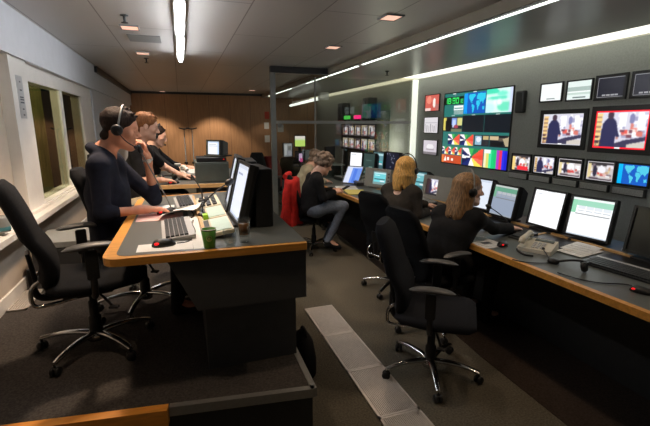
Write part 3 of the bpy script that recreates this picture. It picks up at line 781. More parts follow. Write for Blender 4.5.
pv = Img(48, 34, (30, 34, 40)); pv.rect(0, .05, .16, .9, (214, 200, 96)); pv.poly([(.14, 1), (.12, .3), (.28, .12), (.42, .3), (.48, 1)], (6, 8, 12)); pv.rect(.46, .1, .72, .55, (120, 150, 220)); pv.rect(.5, .2, .66, .7, (190, 206, 240)); pv.rect(.74, .1, 1, .6, (210, 206, 130)); pv.ell(.7, .66, .12, .12, (160, 60, 80)); pv.rect(.44, .8, 1, 1, (110, 120, 90))
pv.blur(1); mv.paste(pv, .0, .37, .32, .67)
dk = Img(40, 30, (12, 20, 30)); dk.frame(.012, (96, 120, 120))
mv.paste(dk, .325, .355, .655, .672); mv.paste(dk, .66, .355, 1, .672)
for x in (.14, .47, .81): mv.rect(x, .345, x + .05, .36, (220, 230, 226)); mv.rect(x, .0, x + .05, .012, (220, 230, 226))
tc = test_card(34, 26)
mv.paste(tc, .1, .705, .3, .862); mv.paste(tc, .31, .705, .52, .862)
sm = Img(30, 20, (30, 40, 52)); sm.rect(.05, .1, .5, .9, (140, 180, 200)); sm.ell(.3, .4, .16, .25, (220, 226, 236)); sm.rect(.6, .1, .95, .4, (190, 170, 120)); sm.rect(.55, .55, .95, .9, (40, 40, 44))
mv.paste(sm, .53, .705, .75, .862)
sm2 = Img(30, 20, (26, 28, 34)); sm2.rect(.0, .08, .45, .4, (200, 176, 140)); sm2.rect(.5, .2, .72, .5, (90, 80, 70)); sm2.poly([(.7, .3), (1, .1), (1, .9), (.85, .9)], (176, 160, 130)); sm2.rect(.1, .6, .7, .9, (14, 14, 18))
mv.paste(sm2, .755, .705, 1, .862)
for k in range(3): mv.paste(tc, .005 + k * .115, .882, .115 + k * .115, .945) if False else mv.paste(test_card(20, 14, k), .005 + k * .115, .875, .115 + k * .115, .935)
rd = Img(50, 12, (196, 76, 40)); rd.rect(.0, .0, .12, 1, (226, 120, 60)); rd.rect(.3, .3, .4, .7, (250, 240, 230)); rd.poly([(.12, .8), (.2, .2), (.27, .8)], (250, 240, 230)); rd.rect(.5, .4, .6, .7, (250, 236, 226)); rd.rect(.64, .0, .66, 1, (150, 50, 30))
mv.paste(rd, .0, .94, .35, 1)
mv.paste(test_card(50, 32, 5), .36, .875, .68, 1)
for k, c in enumerate([(238, 232, 190), (216, 214, 110), (70, 222, 160), (30, 200, 120), (30, 190, 110), (170, 60, 190), (230, 50, 90), (40, 50, 220), (30, 36, 200)]): mv.rect(.69 + .31 * k / 9, .875, .69 + .31 * (k + 1) / 9 + .004, 1, c)
mv.rect(.69, .875, .78, .9, (236, 240, 240))
t = thing('projection_display', 'large multi-picture display wall with green clock, world map and colour bars', 'display', (XW, 5.345, 1.605), -90)
MB().box((0, -.006, 0), (1.56, .012, 1.16), bevel=.002).build('housing', M['black_plastic'], t)
# image height runs: three bands keep the proportions of the photo rows
mv2 = Img(224, 168, G)
def band(y0, y1, d0, d1): mv2.a[int(d0 * 168):int(d1 * 168)] = mv.a[(np.linspace(y0, y1 - 1e-3, int(d1 * 168) - int(d0 * 168)) * 164).astype(int)]
band(0, .345, 0, .305); band(.345, .69, .305, .56); band(.69, .865, .56, .735); band(.865, 1, .735, 1)
screen('screen', mv2, 1.53, 1.125, t, 1.0, Matrix.Translation((0, -.0125, 0)))
fr = MB()
for s_ in (1, -1): fr.box((s_ * .775, -.012, 0), (.018, .008, 1.155)); fr.box((0, -.012, s_ * .572), (1.53, .008, .015))
fr.build('bezel', M['black_plastic'], t)

im = Img(34, 22, (206, 96, 84)); im.ell(.3, .3, .2, .25, (236, 140, 120)); im.ell(.65, .5, .1, .3, (244, 236, 228)); im.rect(0, .8, .4, 1, (236, 206, 200)); im.rect(.75, .6, 1, 1, (180, 110, 104)); im.rect(.4, .1, .45, .8, (190, 60, 50))
wall_monitor('small wall monitor with red picture, top of the three left of the display', 6.49, 2.05, .43, .27, im, .95, .012, group='column of three monitors beside the display')
im = Img(34, 22, (222, 218, 222))
for k in range(7): im.rect(.06 + k * .13, .4 + (k % 3) * .08, .1 + k * .13, .95, (150, 146, 152))
im.rect(.05, .3, .95, .36, (186, 182, 190))
wall_monitor('small wall monitor with pale striped picture, middle of the three left of the display', 6.49, 1.665, .43, .265, im, .9, .012, group='column of three monitors beside the display')
im = Img(34, 22, (210, 202, 212)); im.ell(.5, .45, .26, .2, (240, 236, 240)); im.rect(0, .84, 1, 1, (120, 112, 120)); im.rect(.2, .6, .8, .66, (170, 160, 170))
wall_monitor('small wall monitor with pale blurred picture, lowest of the three left of the display', 6.485, 1.27, .43, .25, im, .85, .012, group='column of three monitors beside the display')

im = Img(40, 26, (236, 242, 240)); im.rect(.3, .86, .7, .92, (150, 160, 160)); im.rect(.05, .1, .95, .16, (246, 250, 248))
wall_monitor('blank white wall monitor, first from the left in the upper row', 3.965, 2.047, .295, .195, im, 1., .016, group='upper row wall monitors')
im = Img(40, 26, (226, 238, 234)); im.rect(0, .3, 1, .52, (170, 188, 182)); im.rect(.05, .54, .95, .6, (240, 246, 244)); im.rect(.0, .6, 1, .72, (196, 214, 206)); im.rect(.25, .84, .8, .92, (120, 136, 136))
wall_monitor('white wall monitor with pale green stripes, second from the left in the upper row', 3.59, 2.043, .295, .2, im, .95, .016, group='upper row wall monitors')
def darkmon():
    im = Img(60, 40, (24, 24, 46)); im.frame(.02, (206, 206, 212)); im.rect(.2, .86, .34, .93, (220, 220, 224)); im.rect(.37, .86, .5, .93, (220, 220, 224)); im.rect(.54, .86, .66, .93, (220, 220, 224)); im.rect(.69, .86, .8, .93, (220, 220, 224)); return im
wall_monitor('dark navy wall monitor with white outline, third in the upper row', 3.225, 2.045, .285, .2, darkmon(), .5, .03, group='upper row wall monitors')
wall_monitor('dark navy wall monitor with white outline, at the right edge of the picture', 2.845, 2.045, .285, .2, darkmon(), .5, .03, group='upper row wall monitors')
wall_monitor('large wall monitor with a grey outline showing a presenter in navy', 3.76, 1.612, .545, .355, presenter(70, 46, (196, 196, 206)), 1., .05, group='pair of large wall monitors')
wall_monitor('large wall monitor with a red outline showing a presenter in navy', 3.065, 1.612, .555, .385, presenter(70, 48, (250, 30, 50), t=.026), 1., .05, group='pair of large wall monitors')
s1 = studio(40, 28, 3, None); s1.rect(.3, .7, .9, .95, (240, 50, 60)); s1.rect(0, .1, .16, 1, (236, 206, 130))
for yc, im, lb, g in ((4.325, s1, 'first small lower-row wall monitor, picture with a red block at the bottom', 1.), (3.955, presenter(44, 30, (190, 190, 196)), 'second small lower-row wall monitor, dark figure at the left of its picture', .95), (3.59, studio(40, 28, 11), 'third small lower-row wall monitor, bright studio under a dark ceiling line', .95), (3.215, studio(40, 28, 18), 'fourth small lower-row wall monitor, grey-framed studio picture left of the blue map', .9), (2.868, world_map(48, 32, (24, 90, 190), (80, 196, 224), (0, 176, 238)), 'small lower-row wall monitor with a blue world map at the right edge', 1.)):
    if 'third' in lb: im.rect(.03, .03, .97, .2, (40, 36, 38))
    wall_monitor(lb, yc, 1.172, .3, .2, im, g, .02, group='lower row of small wall monitors')
for yc, lb in ((4.34, 'grey name strip under the first small wall monitor'), (3.985, 'grey name strip under the second small wall monitor'), (3.615, 'grey name strip under the third small wall monitor'), (3.25, 'grey name strip under the fourth small wall monitor'), (2.88, 'grey name strip under the small monitor with the map')):
    t = thing('name_strip', lb, 'display strip', (XW, yc, 1.0), -90, 'name strips under the small monitors')
    MB().box((0, -.02, 0), (.33, .04, .085), bevel=.004).build('housing', M['dark_plastic'], t)
    MB().box((0, -.041, 0), (.31, .006, .066)).build('front', M['tile_grey'], t)
t = thing('wall_speaker', 'black loudspeaker on the monitor wall right of the big display', 'loudspeaker', (XW, 4.405, 1.96), -90)
MB().box((0, -.035, 0), (.14, .07, .28), bevel=.025, seg=4).build('cabinet', M['black_plastic'], t)
MB().box((0, -.070, 0), (.11, .010, .25), bevel=.005).build('grille', M['dark_plastic'], t)
MB().box((0, -.005, 0), (.06, .03, .1)).build('bracket', M['dark_plastic'], t)

# ================================================================ DESKS
def rounded(pts, rad, seg=6):
    out = []; n = len(pts)
    for i, p in enumerate(pts):
        r = rad[i]
        if r <= 0: out.append(p); continue
        p = Vector(p); a = (Vector(pts[i - 1]) - p).normalized(); b = (Vector(pts[(i + 1) % n]) - p).normalized()
        A = p + a * r; B = p + b * r
        for k in range(seg + 1):
            t = k / seg; out.append(tuple(A * (1 - t) ** 2 + p * 2 * t * (1 - t) + B * t * t))
    return out
ZD = 1.07
d1 = thing('console_desk', 'grey console desk with rounded wooden edge where the first headset operator works', 'desk', (.1, 2.8, HP))
def loc_(pts, o): return [(x - o[0], y - o[1]) for x, y in pts]
O1 = (.1, 2.8)
out = rounded([(-.375, 1.95), (.572, 1.925), (.585, 3.83), (-.36, 3.66)], [.085, .012, .02, .13])
inn = rounded([(-.32, 1.985), (.572, 1.953), (.58, 3.80), (-.31, 3.63)], [.07, 0, 0, .1])
MB().prism(loc_(out, O1), ZD - HP - .036, ZD - HP).build('wood_edge', M['wood_edge'], d1)
MB().prism(loc_(inn, O1), ZD - HP - .01, ZD - HP + .0012).build('desktop', M['desk_top'], d1)
MB().prism(loc_([(.022, 1.99), (.072, 1.99), (.06, 3.45), (.0, 3.45)], O1), ZD - HP + .001, ZD - HP + .0022).build('monitor_glare', M['white_plastic'], d1)  # white strip painting the monitors' reflection onto the desktop
cs = [(-.10, 1.034), (.022, .768), (.572, .765), (.572, 1.034)]
b = MB(); rings = [[Vector((x - O1[0], y - O1[1], z - HP)) for x, z in cs] for y in (1.955, 3.74)]
b.loft(rings, smooth=False); b.build('side_panel', M['desk_black'], d1)
MB().box((.312 - O1[0], 2.87 - O1[1], .218), (.50, 1.46, .436)).build('plinth', M['desk_black'], d1)
d2 = thing('console_desk', 'second console desk with pale wooden edge behind the first one', 'desk', (.15, 5.0, HP))
O2 = (.15, 5.0)
out = rounded([(-.355, 4.36), (.76, 4.27), (.80, 5.9), (-.33, 5.85)], [.11, .02, .02, .1])
inn = rounded([(-.315, 4.395), (.757, 4.305), (.79, 5.88), (-.29, 5.82)], [.09, 0, 0, .08])
MB().prism(loc_(out, O2), ZD - HP - .036, ZD - HP).build('wood_edge', M['pale_wood'], d2)
MB().prism(loc_(inn, O2), ZD - HP - .01, ZD - HP + .0012).build('desktop', M['desk_top'], d2)
MB().box((.30, .06, .53), (.6, 1.38, .34)).build('side_panel', M['desk_black'], d2)
MB().box((.30, .06, .18), (.5, 1.2, .36)).build('plinth', M['desk_black'], d2)

XF = 2.06
d3 = thing('control_desk', 'long grey control desk with beech front edge below the monitor wall', 'desk', (2.6, 3.8, 0))
O3 = (2.6, 3.8)
dx = lambda y: 2.135 - (y - 1.2) * .0225
yA, yBk = .75, 6.85
MB().prism(loc_([(dx(yA), yA), (dx(yA) + .04, yA), (dx(yBk) + .04, yBk), (dx(yBk), yBk)], O3), .698, .74).build('front_edge', M['wood_edge'], d3)
MB().prism(loc_([(dx(yA) + .04, yA), (3.30, yA), (3.30, yBk), (dx(yBk) + .04, yBk)], O3), .70, .7395).build('desktop', M['desk_top'], d3)
MB().box((2.955 - O3[0], 3.6 - O3[1], .745), (.03, 5.7, .022)).build('rear_strip', M['pale_wood'], d3)
for k, y in enumerate((1.2, 2.09, 2.60, 3.5, 4.4, 5.4)):
    MB().box((2.80 - O3[0], y - O3[1], .741), (.29, .022, .012), R(0, 0, 12)).build('divider', M['pale_wood'], d3)
for k, (y0, y1) in enumerate(((1.25, 2.03), (2.16, 2.53), (2.67, 3.43), (3.57, 4.33))):
    MB().box((2.80 - O3[0], (y0 + y1) / 2 - O3[1], .7405), (.27, y1 - y0 - .02, .004)).build('tray', M['black_plastic'], d3)
MB().box((2.62 - O3[0], 0, .345), (.03, 6.0, .69)).build('front_panel', M['black_face'], d3)
MB().box((3.25 - O3[0], 0, .345), (.03, 6.0, .69)).build('back_panel', M['black_face'], d3)
for y in (.9, 6.7): MB().box((2.93 - O3[0], y - O3[1], .345), (.6, .04, .69)).build('end_panel', M['black_face'], d3)

# ================================================================ CHAIRS  (face +x, base at the floor)
def superring(cx, cy, cz, wy, tx, n=24, p=2.8, tilt=0):
    out = []
    for k in range(n):
        a = 2 * PI * k / n; c, s_ = math.cos(a), math.sin(a)
        x = tx / 2 * math.copysign(abs(c) ** (2 / p), c); y = wy / 2 * math.copysign(abs(s_) ** (2 / p), s_)
        out.append(Vector((cx + x, cy + y, cz + x * tilt)))
    return out
def make_chair(fabric, name='office_chair'):
    t = thing(name, 'chair', 'chair')
    m = MB(); rg = []
    N = 14
    for i in range(N + 1):
        u = i / N; z = .47 + .57 * u
        wy = .40 + .07 * math.sin(PI * min(1, u * 1.15)) - .05 * max(0, u - .75) * 4 * max(0, u - .75) * 4 / 1
        e = 1 - max(0, (abs(u - .5) - .42) / .08) ** 2 * .45 if abs(u - .5) > .42 else 1
        x = -.205 - .045 * u - .10 * u * u + .035 * math.sin(PI * min(1, u * 2.0)) * (u < .5)
        rg.append(superring(x, 0, z, wy * (1 - (1 - e) * .5), .085 * e + .012, p=3))
    m.loft(rg); m.build('backrest', M[fabric], t)
    m = MB(); rg = []
    for i in range(13):
        u = i / 12; x = -.22 + .49 * u
        e = 1 - max(0, (abs(u - .5) - .38) / .12) ** 2 * .5 if abs(u - .5) > .38 else 1
        hgt = .095 * e; w = .49 * (1 - (1 - e) * .35)
        zc = .455 + .01 * math.cos(2 * PI * u) - .03 * max(0, u - .7)
        rg.append([Vector((x, w / 2 * math.copysign(abs(math.cos(a)) ** .7, math.cos(a)), zc + hgt / 2 * math.copysign(abs(math.sin(a)) ** .7, math.sin(a)))) for a in [2 * PI * k / 24 for k in range(24)]])
    m.loft(rg); m.build('seat', M[fabric], t)
    MB().box((-.02, 0, .385), (.26, .2, .05), bevel=.015).build('seat_mechanism', M['black_plastic'], t)
    m = MB(); m.tube([(-.05, .0, .375), (-.22, 0, .36), (-.275, 0, .40), (-.275, 0, .55)], .018, 8, smooth_path=2); m.box((-.268, 0, .56), (.02, .10, .18), R(0, -6, 0), bevel=.006); m.build('back_support', M['black_plastic'], t)
    m = MB()
    m.tube([(-.08, .09, .37), (-.25, .09, .355), (-.29, .09, .375), (-.285, .09, .47), (-.24, .09, .50)], .011, 8, smooth_path=2); m.tube([(-.08, -.09, .37), (-.25, -.09, .355), (-.29, -.09, .375), (-.285, -.09, .47), (-.24, -.09, .50)], .011, 8, smooth_path=2)
    m.tube([(-.288, -.09, .42), (-.288, .09, .42)], .010, 8)
    m.build('back_bracket', M['chrome'], t)
    for s_ in (1, -1):
        a = MB(); rg = []
        for i in range(11):
            u = i / 10; x = -.13 + .27 * u; e = math.sqrt(max(.02, 1 - (2 * u - 1) ** 4))
            rg.append([Vector((x, s_ * .275 + .04 * e * math.cos(q), .695 + .012 * math.sin(PI * u) + .016 * e * math.sin(q))) for q in [2 * PI * k / 14 for k in range(14)]])
        a.loft(rg); ao = a.build('armrest', M['arm_plastic'], t)
        p = MB(); p.tube([(0, s_ * .10, .40), (0, s_ * .24, .405), (0, s_ * .272, .44), (.0, s_ * .275, .56)], .018, 8, smooth_path=2)
        p.box((.0, s_ * .275, .60), (.062, .03, .16), bevel=.012); p.build('armrest_post', M['black_plastic'], ao)
    MB().tube([(.02, -.08, .38), (.05, -.2, .372), (.07, -.26, .35)], .008, 8, smooth_path=1).box((.08, -.275, .342), (.05, .03, .014), R(0, 0, -30), bevel=.005).build('lever', M['black_plastic'], t)
    MB().tube([(.0, .1, .37), (-.02, .24, .345)], .008, 8).build('lever', M['black_plastic'], t)
    MB().lathe([(.001, .07), (.038, .07), (.036, .20), (.026, .21), (.026, .30), (.018, .305), (.018, .37), (.001, .37)], seg=18).build('gas_column', M['black_plastic'], t)
    MB().lathe([(.001, .055), (.05, .055), (.052, .085), (.04, .11), (.001, .11)], seg=20).build('hub', M['chrome'], t)
    for k in range(5):
        a = math.radians(180 + 72 * k); c, s_ = math.cos(a), math.sin(a)
        rg = []
        for i in range(9):
            u = i / 8; r = .035 + .285 * u; z = .098 + .018 * math.sin(u * PI * .6) - .042 * u * u
            w = .026 - .008 * u; hh = .017 - .006 * u
            rg.append([Vector((r * c - s_ * w * math.cos(q), r * s_ + c * w * math.cos(q), z + hh * math.sin(q))) for q in [2 * PI * j / 10 for j in range(10)]])
        lg = MB().loft(rg).build('base_leg', M['chrome'], t)
        cm = MB(); cx, cy = .315 * c, .315 * s_
        yaw = a + 1.1 + k * .7
        for q in (1, -1): cm.lathe([(.001, -.009), (.022, -.009), (.027, -.003), (.027, .003), (.022, .009), (.001, .009)], (cx + q * .015 * math.cos(yaw), cy + q * .015 * math.sin(yaw), .0275), R(0, 0, math.degrees(yaw)) @ R(0, 90, 0), 16)
        cm.box((cx, cy, .04), (.03, .03, .022), R(0, 0, math.degrees(yaw)), bevel=.008); cm.tube([(cx, cy, .045), (cx, cy, .072)], .007, 8)
        cm.build('castor', M['black_plastic'], lg)
    return t
GR = 'office chairs with chrome five-star bases'
chair_a = make_chair('black_fabric'); ua = [False]
place(chair_a, ua, (-.565, 2.62, HP), 16, 'empty black high-back office chair at the left front, on the raised floor', GR, -28)
place(chair_a, ua, (-.33, 3.18, HP), 4, 'black office chair under the first headset operator at the left desk', GR)
place(chair_a, ua, (-.52, 4.75, HP), 4, 'office chair under the man in the black t-shirt at the second left desk', GR)
place(chair_a, ua, (-.25, 5.75, HP), 10, 'office chair of the half-hidden third operator at the second left desk', GR)
chair_b = make_chair('charcoal_fabric'); ub = [False]
place(chair_b, ub, (1.50, 2.15, 0), -38, 'empty dark office chair in the right foreground, one castor on the floor grille', GR, 32)
place(chair_a, ua, (1.88, 2.74, 0), 6, 'office chair under the long-haired woman, just behind the empty foreground chair', GR)
place(chair_a, ua, (1.98, 3.54, 0), 16, 'office chair under the blonde woman at the long desk', GR, 20)
place(chair_a, ua, (1.62, 5.15, 0), -6, 'office chair with a red jacket hung over its back', GR)
place(chair_a, ua, (2.2, 8.35, 0), 60, 'black chair behind the glass partition, just right of the grey post', GR)
place(chair_a, ua, (1.62, 7.9, 0), 20, 'far dark chair just left of the grey post, under a dark red garment', GR)

# ================================================================ PEOPLE
DN = (0, 0, -1)
m1 = dict(face=(1, -.02, -.2), head=(-.370, 3.02, 1.628), neck=(-.485, 3.03, 1.475), sR=(-.492, 2.86, 1.405), sL=(-.46, 3.20, 1.405),
    eR=(-.49, 2.79, 1.118), wR=(-.26, 2.86, 1.118), dR=(.93, .3, -.08), nR=DN, tR=(-.2, 1, 0), curlR=.22,
    eL=(-.215, 3.24, 1.125), wL=(-.235, 3.17, 1.43), dL=(-.12, -.3, .9), nL=(-1, -.2, -.1), tL=(-.2, -1, .2), curlL=.75,
    pel=(-.50, 3.04, .90), hipR=(-.45, 2.94, .885), hipL=(-.45, 3.14, .885), kneeR=(-.06, 2.88, .86), kneeL=(-.06, 3.2, .86), ankR=(-.10, 2.88, .43), ankL=(-.10, 3.2, .43), toe=(1, 0, 0))
person('man in dark navy hooded top, hand at his mouth, seated at the first desk', m1, 'navy_cloth', 'black_cloth', 'skin', 'hair_dark', 'tousled', .005, 1.06, 'half', hood=True, group=None)
headset('thin-banded black headset on the man in the navy hooded top', m1['head'], m1['face'], 1.08, mic=1, metal='alu')
m2 = dict(face=(1, .12, -.22), head=(-.315, 4.48, 1.645), neck=(-.40, 4.5, 1.475), sR=(-.41, 4.33, 1.395), sL=(-.36, 4.68, 1.395),
    eR=(-.36, 4.27, 1.14), wR=(-.22, 4.44, 1.115), dR=(.95, .2, -.1), nR=DN, tR=(-.1, 1, 0), curlR=.25,
    eL=(-.20, 4.80, 1.22), wL=(-.02, 4.74, 1.125), dL=(.95, -.1, -.12), nL=DN, tL=(0, -1, 0), curlL=.25,
    pel=(-.52, 4.5, .92), hipR=(-.46, 4.4, .90), hipL=(-.46, 4.6, .90), kneeR=(-.10, 4.33, .87), kneeL=(-.08, 4.66, .87), ankR=(-.14, 4.36, .43), ankL=(-.12, 4.66, .43), toe=(1, 0, 0))
person('man in black t-shirt and cream trousers, bare forearms on the second desk', m2, 'black_cloth', 'cream_cloth', 'skin_pale', 'hair_red', 'tousled', .006, 1.04, 'none')
m3 = dict(face=(1, -.1, -.3), head=(-.275, 5.48, 1.535), neck=(-.345, 5.5, 1.40), sR=(-.34, 5.33, 1.325), sL=(-.32, 5.68, 1.325),
    eR=(-.14, 5.25, 1.15), wR=(.07, 5.36, 1.115), dR=(.95, .1, -.1), nR=DN, tR=(0, 1, 0),
    eL=(-.12, 5.72, 1.15), wL=(.10, 5.62, 1.115), dL=(.95, -.1, -.1), nL=DN, tL=(0, -1, 0),
    pel=(-.46, 5.5, .92), hipR=(-.42, 5.4, .90), hipL=(-.42, 5.6, .90), kneeR=(-.08, 5.38, .87), kneeL=(-.08, 5.62, .87), ankR=(-.12, 5.38, .43), ankL=(-.12, 5.62, .43), toe=(1, 0, 0))
person('person in black leaning over the second desk, mostly hidden by the man in the t-shirt', m3, 'black_cloth', 'black_cloth', 'skin_pale', 'hair_dark', 'short', .009, 1.02, 'half')
headset('dark headset on the half-hidden person in black', m3['head'], m3['face'], 1.04, mic=-1)
m4 = dict(face=(1, .05, -.5), head=(1.70, 4.95, 1.175), neck=(1.605, 4.95, 1.06), sR=(1.56, 4.79, .99), sL=(1.58, 5.12, .99),
    eR=(1.62, 4.74, .78), wR=(1.80, 4.88, .815), dR=(.9, .25, .15), nR=(.1, .4, -.9), tR=(-.2, .9, .3), curlR=.55,
    eL=(1.66, 5.16, .78), wL=(1.83, 5.02, .82), dL=(.9, -.2, .1), nL=(0, -.5, -.8), tL=(0, -.8, .4), curlL=.5,
    pel=(1.50, 4.95, .63), hipR=(1.56, 4.85, .62), hipL=(1.56, 5.05, .62), kneeR=(1.935, 4.86, .63), kneeL=(1.97, 5.06, .60), ankR=(1.70, 4.80, .20), ankL=(1.78, 5.1, .14), toe=(.8, -.25, -.2))
person('person with curly greying hair, black sweater and grey jeans, looking down at a phone', m4, 'black_cloth', 'jeans', 'skin_pale', 'hair_grey', 'curly', .009, 1.02)
m5 = dict(face=(1, .2, -.3), head=(2.03, 6.35, 1.15), neck=(1.95, 6.35, 1.02), sR=(1.86, 6.19, .95), sL=(1.90, 6.52, .95),
    eR=(1.92, 6.12, .73), wR=(2.13, 6.2, .785), dR=(.95, .1, -.1), nR=DN, tR=(0, 1, 0),
    eL=(1.98, 6.6, .74), wL=(2.16, 6.5, .785), dL=(.95, -.1, -.1), nL=DN, tL=(0, -1, 0),
    pel=(1.80, 6.35, .575), hipR=(1.84, 6.25, .57), hipL=(1.84, 6.45, .57), kneeR=(2.2, 6.22, .55), kneeL=(2.2, 6.48, .55), ankR=(2.16, 6.22, .1), ankL=(2.16, 6.48, .1), toe=(1, 0, 0))
person('person in a beige jacket sitting behind the curly-haired person', m5, 'beige_cloth', 'black_cloth', 'skin_pale', 'hair_grey', 'short', .010, 1.02)
m6 = dict(face=(.80, .55, -.12), head=(2.185, 3.74, 1.205), neck=(2.135, 3.71, 1.075), sR=(2.20, 3.555, .985), sL=(2.03, 3.86, .985),
    eR=(2.19, 3.48, .78), wR=(2.34, 3.57, .782), dR=(.9, .35, -.05), nR=DN, tR=(-.3, .9, 0), curlR=.3,
    eL=(2.26, 3.92, .86), wL=(2.50, 3.84, .80), dL=(.95, -.15, -.05), nL=DN, tL=(0, -1, 0), curlL=.3,
    pel=(1.96, 3.64, .58), hipR=(2.0, 3.55, .575), hipL=(1.98, 3.74, .575), kneeR=(2.38, 3.62, .56), kneeL=(2.36, 3.88, .56), ankR=(2.34, 3.62, .1), ankL=(2.34, 3.88, .1), toe=(1, .2, 0))
person('woman with blonde bob in a charcoal jacket, seen from behind at the long desk', m6, 'brown_cloth', 'black_cloth', 'skin_pale', 'hair_blonde', 'bob', .008, 1.08, female=True)
headset('black headset on the blonde woman', m6['head'], m6['face'], 1.16, mic=-1)
m7 = dict(face=(1, -.30, -.05), head=(2.19, 2.75, 1.14), neck=(2.105, 2.76, 1.01), sR=(2.19, 2.61, .925), sL=(2.01, 2.88, .925),
    eR=(2.40, 2.66, .815), wR=(2.61, 2.715, .79), dR=(.97, .1, -.06), nR=DN, tR=(0, 1, 0), curlR=.3,
    eL=(2.22, 2.98, .80), wL=(2.42, 2.92, .785), dL=(.95, -.15, -.05), nL=DN, tL=(0, -1, 0), curlL=.3,
    pel=(1.94, 2.72, .58), hipR=(1.99, 2.62, .575), hipL=(1.96, 2.82, .575), kneeR=(2.38, 2.6, .56), kneeL=(2.38, 2.86, .56), ankR=(2.34, 2.6, .1), ankL=(2.34, 2.86, .1), toe=(1, .1, 0))
person('woman with long brown-blonde hair in black, in profile, reaching to a keyboard', m7, 'black_cloth', 'black_cloth', 'skin_pale', 'hair_mixed', 'long', .007, 1.08, female=True)
headset('grey-banded headset on the long-haired woman', m7['head'], m7['face'], 1.16, mic=-1, metal='grey_plastic')

# ================================================================ THINGS ON THE LEFT DESKS
def keyboard(label, loc, rotz, l=.46, w=.16, body='black_plastic', keys='key_black', group='keyboards', strip=None):
    """long side along local x, front edge towards -y"""
    t = thing('keyboard', label, 'keyboard', loc, rotz, group)
    m = MB()
    m._add([(-l/2, -w/2, 0), (l/2, -w/2, 0), (l/2, w/2, 0), (-l/2, w/2, 0), (-l/2, -w/2, .010), (l/2, -w/2, .010), (l/2, w/2, .024), (-l/2, w/2, .024)], [[3, 2, 1, 0], [4, 5, 6, 7], [0, 1, 5, 4], [1, 2, 6, 5], [2, 3, 7, 6], [3, 0, 4, 7]])
    m.build('case', M[body], t)
    k = MB()
    for r in range(5):
        y = -w / 2 + .02 + r * (w - .05) / 5 + .008; z = .012 + .014 * (y + w / 2) / w
        for c_ in range(19):
            x = -l / 2 + .014 + (l - .028) * (c_ + .5) / 19
            k.box((x, y, z + .003), ((l - .028) / 19 * .86, (w - .05) / 5 * .86, .009), R(5))
    k.build('key_field', M[keys], t)
    if strip: MB().box((0, w / 2 - .014, .0245), (l, .026, .006), R(5)).build('rear_strip', M[strip], t)
    return t
def mouse(label, loc, rotz, glow=1., group='computer mice'):
    t = thing('mouse', label, 'mouse', loc, rotz, group)
    m = MB(); rg = []
    for i in range(11):
        u = i / 10; e = math.sqrt(max(.03, 1 - abs(2 * u - 1) ** 3)); x = -.056 + .112 * u; hh = .036 * e * (1 - .25 * u)
        rg.append([Vector((x, .031 * e * math.cos(a), max(0, .004 + hh * math.sin(a)))) for a in [2 * PI * k / 18 for k in range(18)]])
    m.loft(rg); m.build('shell', M['black_plastic'], t)
    MB().tube([(.028, 0, .028), (.04, 0, .026)], .006, 10).build('wheel', M['dark_plastic'], t)
    if glow: MB().sphere((-.03, -.018, .016), .015 * glow, None, 8, (1.3, .8, .7)).build('red_light', M['red_glow'], t)
    return t
def cable(name, label, pts, r=.003, m='black_plastic', group=None, sm=2):
    return tag(MB().tube(pts, r, 6, smooth_path=sm).build(name, M[m]), label, 'cable', group)
def flat_sheet(name, label, pts, z, m='paper', th=.0012, cat='paper', group=None, ink=0):
    c = (sum(p[0] for p in pts) / len(pts), sum(p[1] for p in pts) / len(pts))
    o = MB().prism([(x - c[0], y - c[1]) for x, y in pts], 0, th).build(name, M[m], None, (c[0], c[1], z)); tag(o, label, cat, group)
    if ink:
        p = [Vector((x - c[0], y - c[1])) for x, y in pts]; b = MB()
        for i in range(ink):
            u = (i + 1) / (ink + 1.5); a = p[0].lerp(p[3], u).lerp(p[1].lerp(p[2], u), .1); e = p[0].lerp(p[3], u).lerp(p[1].lerp(p[2], u), .9 - .2 * (i % 3 == 2))
            d = (e - a).normalized(); nn = Vector((-d.y, d.x)) * .0022
            b.poly([(*(a - nn), th + .0003), (*(e - nn), th + .0003), (*(e + nn), th + .0003), (*(a + nn), th + .0003)])
        b.build('text_lines', M['ink'], o)
    return o
def gooseneck(label, base, pts, group='gooseneck microphones', head=.014, foam='black_plastic', stem='dark_plastic'):
    t = thing('gooseneck_microphone', label, 'microphone', base, 0, group)
    MB().lathe([(.001, 0), (.032, 0), (.030, .014), (.012, .022), (.001, .022)], seg=18).build('base', M['black_plastic'], t)
    P = [Vector(p) - Vector(base) for p in pts]
    MB().tube([(0, 0, .018)] + P, .0045, 8, smooth_path=2).build('stem', M[stem], t)
    d = (P[-1] - P[-2]).normalized(); e = P[-1]
    MB().tube([e - d * .03, e - d * .02, e, e + d * .02, e + d * .03], [head * .4, head * .9, head, head * .85, head * .3], 12).build('windscreen', M[foam], t)
    return t
Z1 = ZD + .0013
keyboard('silver keyboard with black keys nearest the front of the first desk', (-.055, 2.42, Z1), -87, .47, .165, 'silver_plastic')
keyboard('silver keyboard with black keys deeper on the first desk, beyond the curled paper', (.0, 3.28, Z1), -86, .46, .15, 'silver_plastic')
flat_sheet('paper_sheet', 'white sheet under the front mouse on the first desk', [(-.235, 2.02), (.02, 1.995), (.02, 2.15), (-.235, 2.15)], Z1)
flat_sheet('paper_sheet', 'pink-tinted sheet under the hand of the man in the navy top', [(-.30, 2.70), (-.02, 2.70), (-.02, 2.94), (-.30, 2.94)], Z1, 'pink_paper')  # sheet in an even pale pink
flat_sheet('paper_sheet', 'white sheet on the first desk beyond the hand on the mouse', [(-.26, 3.02), (-.08, 3.02), (-.08, 3.22), (-.26, 3.22)], Z1)
mouse('black mouse with red glow at the near edge of the first desk', (-.115, 2.10, Z1 + .0012), 8, .8)
mouse('mouse glowing red under the hand of the man in the navy top', (-.13, 2.90, Z1 + .0012), 10, .8)
